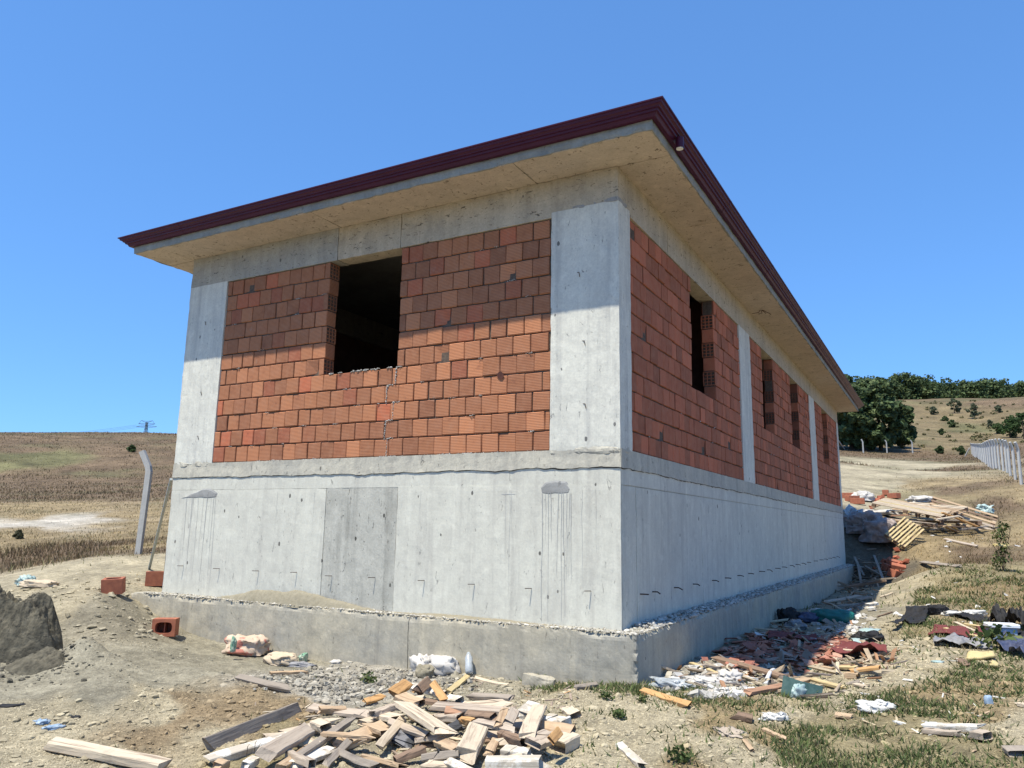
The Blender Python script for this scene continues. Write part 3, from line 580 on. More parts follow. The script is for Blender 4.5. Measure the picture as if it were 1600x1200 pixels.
missing = {('f', 7, 4)}
order = sorted(bricks, key=lambda b_: (0, 0) if b_[0] == 'f' else (1, b_[1]))
for b_ in order:
    face, l, r_, row, hol = b_
    gap = rb.choice([.005, .006, .007, .010, .006, .008, .022]); wdt = r_ - l - gap; mid = (l + r_) / 2; z = Z1 + (row + .5) * BH + rb.uniform(-.004, .002)
    var = rb.choice([0, 1, 2, 4] * 8 + [3]); dep = rb.uniform(-.009, .009); tilt = rb.uniform(-.02, .02); yaw = rb.uniform(-.022, .022)
    me = bmesh_for(face, wdt, hol, var if not hol else 0)
    if face == 'f': loc = (mid, .012 + TH / 2 + dep, z); rot = (0, tilt, yaw)
    else: loc = (-.012 - TH / 2 + dep, mid, z); rot = (tilt, 0, yaw)
    if cnt < 300:
        o = link('brick', me, None, B); o.location = loc; o.rotation_euler = rot; cnt += 1
    else:
        Mx = Matrix.LocRotScale(Vector(loc), __import__('mathutils').Euler(rot), None); rv = rb.random()
        vs_ = [Mx @ v.co for v in me.vertices]; mb_small[0].extend(vs_); mb_small[1].extend([tuple(i + nv for i in p.vertices) for p in me.polygons]); mb_small[2].extend([rv] * len(vs_)); nv += len(vs_)
me = bpy.data.meshes.new('brickwork'); me.from_pydata(mb_small[0], [], mb_small[1]); a = me.attributes.new('rnd', 'FLOAT', 'POINT'); a.data.foreach_set('value', mb_small[2]); me.materials.append(M['brick_side'])
tag(link('brickwork', me, None, B), kind='stuff')
# mortar body set back behind the brick faces
m = MB()
for a0, a1, z0, z1 in ((-6.64, -.88, Z1 - .01, Z1 + 5 * BH - .02), (-6.64, -4.50, Z1 + 5 * BH - .02, ZBT + .004), (-3.17, -.88, Z1 + 5 * BH - .02, ZBT + .004)): m.box(a0, a1, .035, .19, z0, z1)
for p0, p1 in ((.37, 6.13), (7.02, 14.51), (15.49, 20.71)):
    m.box(-.19, -.035, p0, p1, Z1 - .01, Z1 + 5 * BH - .02); cur = p0
    for a, b_ in wins:
        if p0 < a < p1: m.box(-.19, -.035, cur, a - .02, Z1 + 5 * BH - .02, ZBT + .004); cur = b_ + .02
    m.box(-.19, -.035, cur, p1, Z1 + 5 * BH - .02, ZBT + .004)
part('mortar_joints', m, M['mortar_dark'])
# mortar squeezed out: the zigzag joint, along the base and random spots
pos = []; sz = []
def blobs(x0, z0, x1, z1, n, s=.012, face='f'):
    for i in range(n):
        t = i / max(1, n - 1); x = x0 + (x1 - x0) * t + rb.gauss(0, .004); z = z0 + (z1 - z0) * t + rb.gauss(0, .004)
        pos.append((x, .006 + rb.uniform(-.004, .01), z) if face == 'f' else (-.006, x, z)); sz.append(s * rb.uniform(.5, 1.3))
zig = [(-3.30, 0), (-3.34, 1), (-3.22, 2), (-3.34, 3), (-3.2, 4)]
for x, r_ in zig:
    z0 = Z1 + r_ * BH; blobs(x, z0, x + .01, z0 + BH, 22, .011); blobs(x, z0 + BH, x + .1, z0 + BH + .005, 9, .010)
for k in range(38):
    x = rb.uniform(-6.5, -1.0); r_ = rb.randint(0, 11)
    if not (-4.5 < x < -3.1 and r_ > 4): blobs(x, Z1 + r_ * BH, x + rb.uniform(.03, .12), Z1 + r_ * BH, 6, .008)
for k in range(22): x = rb.uniform(-6.6, -1); blobs(x, Z1 + .002, x + rb.uniform(.05, .3), Z1, 14, .009)
for k in range(16): x = rb.uniform(-4.4, -3.3); blobs(x, Z1 + 5 * BH, x + .06, Z1 + 5 * BH + .004, 6, .012)
for k in range(30): y = rb.uniform(.4, 14); blobs(y, Z1 + rb.randint(0, 4) * BH, y + .06, Z1 + .0, 1, .012, 's')
pos = np.array(pos); V, F, c = rocks(pos, np.array(sz), np.tile((.46, .45, .42), (len(pos), 1)) * rng.uniform(.8, 1.1, (len(pos), 1)), .9, 3)
tag(link('mortar_lumps', fast('mortar_lumps', V, F, M['stone'], c), None, B), kind='stuff')
# broken-in hole in one front brick: flat patch, its shade put into the colour
m = MB(); n = 12; cx_, cz_ = -1.57, 2.90
pts = [(cx_ + .05 * math.cos(a_) * rb.uniform(.6, 1.2), cz_ + .055 * math.sin(a_) * rb.uniform(.7, 1.2)) for a_ in [2 * math.pi * i / n for i in range(n)]]
m.add([(x, .0035, z) for x, z in pts] + [(cx_, .0035, cz_)], [(i, (i + 1) % n, n) for i in range(n)]); part('hollow_shade_patch', m, M['hole'])
# rebar stubs
for x, z in zip((-7.09, -6.3, -5.5, -4.77, -4.14, -3.41, -2.63, -1.9, -1.13, -.39), (.4, .39, .39, .4, .38, .39, .39, .38, .37, .38)):
    m = MB(); m.tube([(x + .03, .02, z), (x + .03, -.012, z + .002), (x - .01, -.085, z + .004)], .0045, 6); part('rebar_stub', m, M['rebar'])
for y in (.58, 1.01, 1.86, 2.71, 3.72, 4.49, 5.34, 6.15, 7.08, 7.8, 8.64, 9.39, 10.32, 11.07, 11.91, 12.73, 13.86, 14.91, 15.8, 16.7, 17.6, 18.6):
    m = MB(); m.tube([(-.03, y, .33), (.06, y + .01, .332), (.10, y + rb.uniform(-.02, .04), .325 + rb.uniform(-.03, .01))], .008, 6); part('rebar_stub', m, M['rebar'])
for x, z in ((-7.0, 3.05), (-6.98, 2.35), (-.43, 3.2), (-.42, 2.45), (-7.05, 4.2), (-.5, 4.05)):
    m = MB(); m.tube([(x - .03, -.004, z + .03), (x, -.018, z + .025), (x + .008, -.012, z - .03)], .004, 5); part('tie_wire', m, M['rebar'])
m = MB()
for k in range(4): m.tube([(.22 + .01 * k, 7.07, ZS + .01), (.20 + .06 * k, 7.0 + .05 * k, ZS - .06), (.12 + .09 * k, 6.8 + .15 * k, ZS - .12 + .02 * k)], .006, 5)
part('hanging_wire', m, M['rebar'])
# mortar smears and drips on the plinth
def patch(pts, name, mat, y=-.006, top=.5):
    n = len(pts); cx_ = sum(p[0] for p in pts) / n; cz_ = sum(p[1] for p in pts) / n; m = MB()
    m.add([(x, .002, z) for x, z in pts] + [(cx_ + (x - cx_) * .86, y, cz_ + (z - cz_) * .8) for x, z in pts] + [(cx_, y - .002, cz_)], [(i, (i + 1) % n, n + (i + 1) % n, n + i) for i in range(n)] + [(n + i, n + (i + 1) % n, 2 * n) for i in range(n)]); part(name, m, mat)
def blobpts(lo, up, n=14, j=.012): return [(lo[0] + (lo[-2] - lo[0]) * i / n, lo[1] + rb.uniform(-j, j)) for i in range(n)] + [(up[0] + (up[-2] - up[0]) * i / n, up[1] + rb.uniform(-j, j)) for i in range(n)]
patch([(-7.27, 1.415), (-7.1, 1.43), (-6.95, 1.42), (-6.8, 1.43), (-6.62, 1.42), (-6.46, 1.43), (-6.44, 1.49), (-6.55, 1.54), (-6.68, 1.565), (-6.8, 1.55), (-6.92, 1.51), (-7.05, 1.48), (-7.15, 1.44)], 'mortar_smear', M['smear'], -.006)
patch([(-.99, 1.452), (-.9, 1.44), (-.8, 1.452), (-.72, 1.445), (-.62, 1.455), (-.6, 1.5), (-.66, 1.585), (-.8, 1.6), (-.93, 1.58), (-1.0, 1.52)], 'mortar_smear', M['smear'], -.006)
patch([(-1.53, 1.440), (-1.32, 1.445), (-1.32, 1.452), (-1.53, 1.45)], 'mortar_smear', M['drip'], -.004)
def drip(x, z1, z0, w_, y=-.0035):
    n = 12; v = []; xx = x
    for i in range(n + 1):
        t = i / n; xx += rb.gauss(0, .003); ww = w_ * .6 * (1 - .6 * t) * rb.uniform(.7, 1.2); v += [(xx - ww, y, z1 + (z0 - z1) * t), (xx + ww, y, z1 + (z0 - z1) * t)]
    m = MB(); m.add(v, [(2 * i, 2 * i + 1, 2 * i + 3, 2 * i + 2) for i in range(n)]); part('drip_stain', m, M['drip'])
for x in (-7.12, -7.0, -6.97, -6.86, -6.74, -6.66, -6.57, -6.52, -6.48): drip(x, 1.43, rb.uniform(.0, .7), rb.uniform(.003, .008), -.005)
for x in (-.97, -.93, -.89, -.86, -.76, -.72, -.69, -.66, -.62, -.60): drip(x, 1.46, rb.choice([.03, .1, .5, .9]), rb.uniform(.003, .006), -.008)
for x in (-1.46, -1.40, -1.38, -.47, -.3): drip(x, 1.5, rb.uniform(.2, 1.2), .003, -.006)
for x in (-5.2, -7.3, -4.5, -2.7): drip(x, 1.5, rb.uniform(.8, 1.3), .003)

# ------------------------------------------------------------------ loose stones on the ledge and ground
def ground_rocks(name, n, boxes, smin, smax, cols, flat=.6, seed=1, label=None, kill=None):
    g = np.random.default_rng(seed); X = []; Y = []
    for (x0, x1, y0, y1, wgt) in boxes: k = int(n * wgt); X.append(g.uniform(x0, x1, k)); Y.append(g.uniform(y0, y1, k))
    X = np.concatenate(X); Y = np.concatenate(Y)
    if kill is not None: kk = kill(X, Y, g); X, Y = X[kk], Y[kk]
    s = smin * (smax / smin) ** (g.random(len(X)) ** 2.2); Z = hfun(X, Y) + s * flat * .25
    c = np.array(cols)[g.integers(0, len(cols), len(X))] * g.uniform(.8, 1.15, (len(X), 1))
    V, F, c = rocks(np.stack([X, Y, Z], 1), s, c, flat, seed); tag(link(name, fast(name, V, F, M['stone'], c)), kind='stuff')
PB = [(.50, .43, .30), (.46, .40, .28), (.56, .50, .38), (.38, .33, .24)]
GR = [(.40, .39, .36), (.34, .335, .31), (.48, .47, .44), (.28, .27, .25)]
# polar scatter: equal density as seen, real stones on the ground
def polar(n, d0, d1, seed, t0=-70, t1=12):
    g = np.random.default_rng(seed); th = np.radians(g.uniform(t0, t1, n)); D = d0 * (d1 / d0) ** g.random(n); return CO.x + np.sin(th) * D, CO.y + np.cos(th) * D, D, g
def outside(X, Y): return ~((X > -7.85) & (X < .29) & (Y > -.29) & (Y < 21.4))
X, Y, D, g = polar(42000, 3.8, 15, 5); Zn = zgrid(X, Y); k = outside(X, Y) & (g.random(len(X)) < Zn @ np.array([.9, .12, .1, 0, .5, .25, .5, 1, 1, .3, .6, 1])); X, Y, D, Zn = X[k], Y[k], D[k], Zn[k]
s = .0035 * (10 ** (g.random(len(X)) ** 3.6)) * (.6 + D / 12) * (1 + .15 * Zn[:, 7] + .3 * Zn[:, 8] - .4 * Zn[:, 1]); base = Zn @ CLA
c = base * g.uniform(.75, 1.35, (len(X), 1)); V, F, c = rocks(np.stack([X, Y, hgrid(X, Y) + s * .15], 1), s, c, .6, 8)
tag(link('gravel', fast('gravel', V, F, M['stone'], c)), kind='stuff')
X, Y, D, g = polar(150000, 3.9, 11, 205); Zn = zgrid(X, Y); k = outside(X, Y) & (g.random(len(X)) < Zn @ np.array([1, .10, .1, 0, .5, .35, .5, 1, .8, .3, .6, 1])); X, Y, D, Zn = X[k], Y[k], D[k], Zn[k]
n_o = len(X); s = (.0035 + .006 * g.random(n_o) ** 2.5) * (.5 + D / 11); c = Zn @ CLA * g.uniform(.65, 1.45, (n_o, 1)); OT = np.array([(1, 0, 0), (-1, 0, 0), (0, 1, 0), (0, -1, 0), (0, 0, .7), (0, 0, -.5)])
OF = np.array([(0, 2, 4), (2, 1, 4), (1, 3, 4), (3, 0, 4)]); V = OT[None] * s[:, None, None] * g.uniform(.6, 1.4, (n_o, 6, 1)); an = g.uniform(0, 6.28, n_o); cc, ss = np.cos(an)[:, None], np.sin(an)[:, None]
V = np.stack([V[..., 0] * cc - V[..., 1] * ss, V[..., 0] * ss + V[..., 1] * cc, V[..., 2]], 2) + np.stack([X, Y, hgrid(X, Y) + s * .1], 1)[:, None]
tag(link('grit', fast('grit', V.reshape(-1, 3), (OF[None] + (np.arange(n_o) * 6)[:, None, None]).reshape(-1, 3), M['stone'], np.repeat(c, 6, 0))), kind='stuff')
# crumbled light aggregate on the front ledge, grey gravel on the shaded one
def ledge(name, n, x0, x1, y0, y1, cols, s0, s1, seed, zf=None):
    g = np.random.default_rng(seed); X = g.uniform(x0, x1, n); Y = g.uniform(y0, y1, n); s = s0 * (s1 / s0) ** (g.random(n) ** 2); Z = -.008 + s * .3 * g.random(n)
    if zf is not None: Z = Z + zf(X, Y)
    c = np.array(cols)[g.integers(0, len(cols), n)] * g.uniform(.8, 1.15, (n, 1)); V, F, c = rocks(np.stack([X, Y, Z], 1), s, c, .7, seed); tag(link(name, fast(name, V, F, M['stone'], c)), kind='stuff')
LT = [(.48, .45, .37), (.38, .355, .30), (.54, .51, .45), (.30, .28, .235)]
ledge('ledge_rubble', 2300, -7.6, .26, -.262, -.17, LT, .006, .024, 21); ledge('ledge_rubble', 1300, -7.5, .25, -.27, -.0, LT, .006, .02, 22)
ledge('ledge_rubble', 420, .02, .27, -.27, 1.2, LT, .008, .026, 24)
ledge('ledge_gravel', 3800, .0, .265, .3, 21.2, GR, .012, .04, 23, lambda X, Y: .03 * np.exp(-((X - .08) / .09) ** 2))

# sand heaps
def heap(name, cx_, cy_, rx, ry, h, mat, label, cat, seed, base=None, nx=90, ny=60, jag=.0, sc_=3., rz=0, prof=None):
    a, b_ = np.meshgrid(np.linspace(-1, 1, nx), np.linspace(-1, 1, ny), indexing='ij'); r = np.hypot(a, b_); X = a * rx; Y = b_ * ry; P = P3(X, Y)
    edge = np.clip(1 - (r.ravel() * 1.22 + .18 * fbm(P, 2.5, seed, 3)), 0, 1) * np.clip((1 - np.maximum(np.abs(a), np.abs(b_)).ravel()) * 12, 0, 1)
    Z = h * (prof(a.ravel(), b_.ravel(), edge) if prof else np.sin(edge * 1.57)) * (1 + .25 * fbm(P, sc_, seed + 4, 4)) + jag * (1 - 2.2 * np.abs(fbm(P, 4.5, seed + 8, 5))) * np.clip(edge * 4, 0, 1) - .02 * (edge <= 0) + .004 * fbm(P, 40, seed, 2) + jag * .28 * fbm(P, 16, seed + 5, 3) * np.clip(edge * 4, 0, 1)
    c_, s_ = math.cos(rz), math.sin(rz); wx = cx_ + X.ravel() * c_ - Y.ravel() * s_; wy = cy_ + X.ravel() * s_ + Y.ravel() * c_
    z0 = gz(cx_, cy_) if base is None else base; g0 = (hfun(wx, wy) - .01) if base is None else np.full(len(wx), base)
    V = np.stack([wx - cx_, wy - cy_, g0 + Z - z0], 1)
    i = (np.arange(nx - 1)[:, None] * ny + np.arange(ny - 1)[None]).ravel(); F = np.stack([i, i + ny, i + ny + 1, i + 1], 1); keep = edge.reshape(nx, ny).ravel()[F].max(1) > 0; F = F[keep]
    o = link(name, fast(name, V, F, mat, smooth=jag == 0)); o.location = (cx_, cy_, z0); return tag(o, label, cat)
heap('sand_heap', -4.75, -.13, 1.75, .135, .17, M['drysand'], 'low heap of sand drifted on the concrete ledge against the sunlit plinth', 'sand heap', 301, base=-.012, nx=140, ny=24)
heap('sand_heap', -1.9, -.11, 1.5, .14, .035, M['drysand'], 'thin spill of sand on the ledge under the light panel near the corner', 'sand heap', 305, base=-.012, nx=120, ny=20)
pl = at(15, 1040); heap('damp_sand_pile', pl.x - .82, pl.y + .22, .95, .62, .86, M['dampsand'], 'dark damp sand pile with a jagged crumbling face at the left', 'sand pile', 310, nx=210, ny=150, jag=.13, sc_=2.6, rz=.5,
     prof=lambda a, b_, e_: np.clip(e_ * 3.2, 0, 1) ** .8 * (.55 + .45 * np.exp(-((a + .3) ** 2 + (b_ - .1) ** 2) / .10)))
pl = at(52, 1046); heap('damp_sand_lump', pl.x, pl.y, .36, .24, .15, M['dampsand'], 'lower lump of dark damp sand at the right foot of the pile', 'sand pile', 312, nx=60, ny=50, jag=.04, sc_=3, rz=.4)

g = np.random.default_rng(61); n_c = 420; X = np.concatenate([g.normal(pl.x - .05, .42, n_c), g.normal(pl.x - .5, .4, n_c // 2)]); Y = np.concatenate([g.normal(pl.y + .05, .28, n_c), g.normal(pl.y - .05, .25, n_c // 2)]); s_ = .008 * 5 ** (g.random(len(X)) ** 3)
V, F, c = rocks(np.stack([X, Y, hfun(X, Y) + s_ * .2], 1), s_, np.array([(.12, .11, .085)]) * g.uniform(.7, 1.7, (len(X), 1)), .8, 62); tag(link('sand_clods', fast('sand_clods', V, F, M['stone'], c)), kind='stuff')
# ------------------------------------------------------------------ boards
def board(u1, v1, l1, u2, v2, l2, wd, th, mat, label, roll=0., name='plank', cat='plank', group=None, split=0., seed=None, taper=0.):
    a = at(u1, v1, l1); b_ = at(u2, v2, l2); X = (b_ - a); Ln = X.length; X.normalize()
    S = X.cross(Vector((0, 0, 1))).normalized(); U = S.cross(X); q = Matrix.Rotation(roll, 3, X); S = q @ S; U = q @ U
    r = random.Random(seed if seed is not None else int(u1 * 7 + v1 * 13)); n = 7; V = []; F = []
    e0 = [r.uniform(0, .06) for _ in range(4)]; e1 = [r.uniform(0, .08) for _ in range(4)]; bw = r.uniform(-.01, .01); c = .12
    ring = [(-1, -1 + c * 2), (-1 + c, -1), (1 - c, -1), (1, -1 + c * 2), (1, 1 - c * 2), (1 - c, 1), (-1 + c, 1), (-1, 1 - c * 2)]
    for i in range(n + 1):
        t = i / n; k = 1 - taper * t
        for j, (y, z) in enumerate(ring):
            ex = 0
            if i == 0: ex = e0[j // 2] * (1 + split * 3)
            if i == n: ex = -e1[j // 2] * (1 + split * 4)
            V.append((Ln * (t - .5) + ex, y * wd / 2 * k + r.uniform(-.0015, .0015) * (1 + 3 * split), z * th / 2 * (1 if z < 0 else k) + bw * math.sin(t * 3.14) + r.uniform(-.001, .001) * (1 + 3 * split)))
    for i in range(n):
        for j in range(8): F.append((i * 8 + j, i * 8 + (j + 1) % 8, i * 8 + 8 + (j + 1) % 8, i * 8 + 8 + j))
    F.append(tuple(range(8))[::-1]); F.append(tuple(range(n * 8, n * 8 + 8)))
    m = MB(); m.add(V, F); o = m.build(name, M[mat]); fixn(o.data)
    c_ = (a + b_) / 2; o.matrix_world = Matrix(((X.x, S.x, U.x, c_.x), (X.y, S.y, U.y, c_.y), (X.z, S.z, U.z, c_.z), (0, 0, 0, 1)))
    return tag(o, label, cat, group)
G1 = 'offcut boards in the foreground wood pile'
R90 = math.pi / 2
FG = [
 (317,1166,.05, 474,1103,.04, .10,.035,'w_grey','long dark grey plank on edge at the left side of the wood pile',R90*.8),
 (319,1192,.03, 470,1148,.04, .085,.06,'w_white','white painted beam with bent nails at the lower left of the wood pile',.2),
 (425,1150,.02, 530,1122,.03, .10,.03,'w_pale','pale pink board half hidden behind the thick brown plank',.0),
 (408,1182,.10, 492,1134,.11, .11,.05,'w_pink','thick weathered plank with a grey split edge lying over the white beam',.5),
 (478,1104,.04, 585,1116,.04, .125,.03,'w_pink','wide flat greyish pink board with a bent nail at the back left of the pile',.15),
 (462,1186,.05, 555,1120,.07, .055,.045,'w_grey','slim grey stick slanting up between the brown plank and the tan block',.3),
 (522,1166,.05, 612,1130,.06, .11,.055,'w_tan','chunky tan block left of the black splattered panel',.35),
 (588,1172,.06, 634,1118,.11, .06,.055,'w_pale','narrow plank leaning beside the black splattered panel',.5),
 (622,1164,.045, 646,1132,.06, .19,.03,'w_dark','black formwork panel splattered with pale cement in the wood pile',.25),
 (505,1199,.03, 553,1150,.08, .05,.04,'w_grey','thin grey slat slanting at the bottom left of the tan block',.6),
 (578,1112,.06, 626,1124,.07, .12,.04,'w_pale','pale flat offcut under the left end of the large cream plank',.1),
 (628,1100,.19, 704,1150,.13, .135,.045,'w_pale','large cream plank lying uppermost across the wood pile',-.15),
 (622,1086,.17, 660,1102,.17, .11,.05,'w_tan','cut block with orange end grain behind the large cream plank',.2),
 (610,1086,.10, 640,1066,.16, .10,.05,'w_orange','bright orange broken chunk standing highest at the back left of the pile',.6),
 (650,1083,.12, 672,1062,.18, .09,.05,'w_brown','forked brown wedge at the back of the wood pile',.9),
 (674,1064,.18, 697,1098,.12, .065,.03,'w_orange','orange yellow splinter leaning down at the back of the pile',.7),
 (492,1130,.08, 512,1140,.08, .09,.06,'w_pale','short pale stub between the two left hand planks',.2),
 (430,1204,.03, 492,1162,.04, .06,.03,'w_tan','thin peeled strip at the bottom left of the pile',.3),
 (450,1197,.03, 530,1168,.03, .12,.035,'w_white','broad whitish board half buried in soil at the bottom of the pile',.1),
 (412,1052,.03, 484,1050,.03, .035,.03,'w_tan','thin stick lying in the grey gravel before the cement bags',.3),
 (368,1057,.03, 462,1078,.03, .07,.035,'w_grey','lone grey board lying left behind the wood pile',.5),
 (565,1098,.04, 602,1086,.07, .06,.025,'w_orange','thin curled orange bark strip at the back left of the pile',.5),
 (672,1102,.13, 806,1113,.11, .10,.035,'w_pink','long greyish board across the back of the pile',.2),
 (690,1112,.10, 730,1116,.10, .07,.06,'w_red','reddish beam underneath the long greyish board',.6),
 (725,1117,.11, 780,1123,.10, .07,.06,'w_brown','dark brown rough barked beam in the middle of the pile',.4),
 (725,1087,.05, 812,1092,.05, .07,.035,'w_grey','grey board farthest back at the right of the pile',.3),
 (698,1083,.05, 731,1056,.05, .055,.03,'w_yellow','yellow tipped stick leaning away behind the pile',.4),
 (737,1058,.03, 798,1072,.02, .05,.03,'w_pale','pale stick reaching right behind the pile towards the footing',.2),
 (698,1092,.08, 722,1096,.08, .09,.05,'w_white','whitish block behind the long greyish board',.3),
 (724,1186,.10, 748,1138,.13, .135,.075,'w_pale','thick cream block with nail holes at the bottom centre of the pile',.15),
 (742,1127,.14, 812,1146,.13, .055,.03,'w_pink','narrow slat crossing the centre of the pile above the thick block',.3),
 (777,1136,.15, 789,1107,.19, .05,.04,'w_tan','left one of two short upright pieces in the middle of the pile',.4),
 (792,1134,.15, 806,1107,.19, .07,.04,'w_pink','right one of two short upright pieces in the middle of the pile',.4),
 (822,1152,.15, 846,1098,.15, .105,.03,'w_pale','pale plank standing steeply at the right of the pile',.0),
 (812,1122,.09, 836,1100,.09, .10,.05,'w_white','white block behind the steep pale plank',.2),
 (846,1124,.09, 892,1132,.08, .12,.075,'w_white','white painted block at the far right of the pile',.1),
 (826,1164,.12, 866,1146,.14, .13,.04,'w_pink','square cut board leaning on the open box at the right',.2),
 (866,1168,.04, 898,1152,.05, .14,.09,'w_pale','hollow cream box shaped offcut at the lower right of the pile',.1),
 (858,1160,.16, 876,1140,.18, .06,.02,'w_orange','curved orange splinter on top of the cream box offcut',.8),
 (885,1108,.03, 902,1120,.03, .09,.05,'w_pale','small pale stub on the soil right of the pile',.3),
 (780,1172,.06, 832,1180,.06, .08,.055,'w_white','whitewashed short beam above the bottom right beam',.2),
 (745,1195,.06, 862,1195,.06, .10,.085,'w_white','heavy white beam along the bottom edge of the pile',.05),
 (762,1180,.05, 776,1156,.06, .06,.035,'w_tan','little tan slat right of the thick cream block',.3),
 (660,1196,.04, 728,1196,.04, .11,.06,'w_pale','pale beam end at the bottom left of the thick cream block',.2),
 (776,1144,.10, 826,1164,.09, .055,.06,'w_brown','brown beam running under the steep pale plank',.3),
 (717,1125,.12, 745,1129,.12, .045,.04,'w_orange','small orange broken end in the centre of the pile',.4),
 (655,1166,.03, 690,1160,.03, .10,.04,'w_brown','brown board shaded under the large cream plank',.2),
 (700,1142,.05, 722,1130,.08, .10,.03,'w_dark','second dark splattered board right of the large cream plank',.3),
 (560,1132,.03, 600,1120,.03, .10,.04,'w_pale','pale board in the gap behind the tan block',.1),
 (745,1160,.02, 800,1150,.02, .12,.04,'w_brown','dark board at the very bottom under the crossing slat',.1),
 (640,1115,.06, 690,1130,.05, .10,.05,'w_tan','tan board hidden beneath the large cream plank',.1),
 (380,1200,.04, 402,1186,.05, .06,.05,'w_white','small white stub below the thick weathered plank',.2),
 (337,1200,.04, 352,1192,.04, .07,.05,'w_tan','small tan stub at the bottom left corner of the pile',.2),
 (76,1161,.045, 268,1199,.05, .095,.06,'w_pale','long splintered plank lying alone at the bottom left of the photo',.15),
 (962,1158,.02, 1008,1200,.02, .055,.03,'w_white','white washed slat alone on the soil right of the pile',.2),
 (1000,1078,.03, 1083,1104,.03, .075,.04,'w_orange','orange brown board with a dark end at the corner of the footing',.3),
 (897,1074,.03, 936,1068,.05, .05,.03,'w_grey','grey driftwood piece against the foot of the footing',.4),
 (1152,1118,.025, 1180,1124,.025, .10,.04,'w_brown','small brown wood block on the dry soil',.1),
 (1188,1137,.015, 1233,1157,.015, .035,.02,'w_tan','thin stick lying at the edge of the green weeds',.2),
 (1160,1154,.01, 1178,1176,.01, .03,.015,'w_tan','short stick beyond the tip of the torn grey rag',.2),
]
for f in FG: board(*f[:10], label=f[10] if isinstance(f[10], str) else None, roll=f[11], split=.4) if False else board(f[0], f[1], f[2], f[3], f[4], f[5], f[6], f[7], f[8], f[9], roll=f[10], split=.35, group=G1 if f[1] > 1060 and 300 < f[0] < 905 and f[0] not in (412,) else None)
fr = random.Random(99)
fill = [(440, 1150), (480, 1160), (505, 1140), (540, 1150), (560, 1160), (590, 1140), (600, 1110), (640, 1140), (660, 1120), (680, 1150), (700, 1120), (700, 1165), (720, 1110), (740, 1130), (760, 1110), (770, 1150), (790, 1160), (810, 1135), (830, 1120), (850, 1150), (870, 1140), (640, 1180), (690, 1180), (720, 1200), (800, 1190), (560, 1185), (600, 1190), (470, 1185), (520, 1110), (640, 1095), (670, 1080), (700, 1100), (750, 1100), (780, 1125)]
ORD = 'first second third fourth fifth sixth seventh eighth ninth tenth eleventh twelfth'.split(); fill.sort(); seen = {}
CW = dict(w_pale='cream', w_pink='greyish', w_grey='dark grey', w_brown='brown', w_white='whitewashed', w_tan='tan')
for k, (u, v) in enumerate(fill):
    mt = fr.choice(['w_pale', 'w_pink', 'w_pink', 'w_grey', 'w_brown', 'w_white', 'w_pale', 'w_tan']); seen[mt] = seen.get(mt, 0) + 1
    a_ = fr.uniform(-.9, .9); l_ = fr.uniform(22, 52); li = fr.uniform(.02, .09)
    board(u - l_ * math.cos(a_), v - l_ * .45 * math.sin(a_) , li, u + l_ * math.cos(a_), v + l_ * .45 * math.sin(a_), li + fr.uniform(-.01, .05), fr.uniform(.04, .10), fr.uniform(.022, .05), mt,
          ORD[seen[mt] - 1] + ' ' + CW[mt] + ' offcut from the left among those wedged low in the wood pile', roll=fr.uniform(-.6, .8), name='offcut', group='low offcuts in the foreground wood pile', split=.6, seed=k)
# nails in the white beam
for u, v, wh in ((386, 1174, 'leftmost'), (398, 1168, 'middle'), (404, 1172, 'rightmost')):
    p = at(u, v, .09); m = MB(); m.tube([(0, 0, -.03), (.002, 0, .03), (.012, .004, .045)], .0022, 5); o = m.build('bent_nail', M['rebar']); o.location = p
    tag(o, wh + ' of three rusty bent nails sticking up from the white painted beam', 'nail', 'bent nails in the white beam')

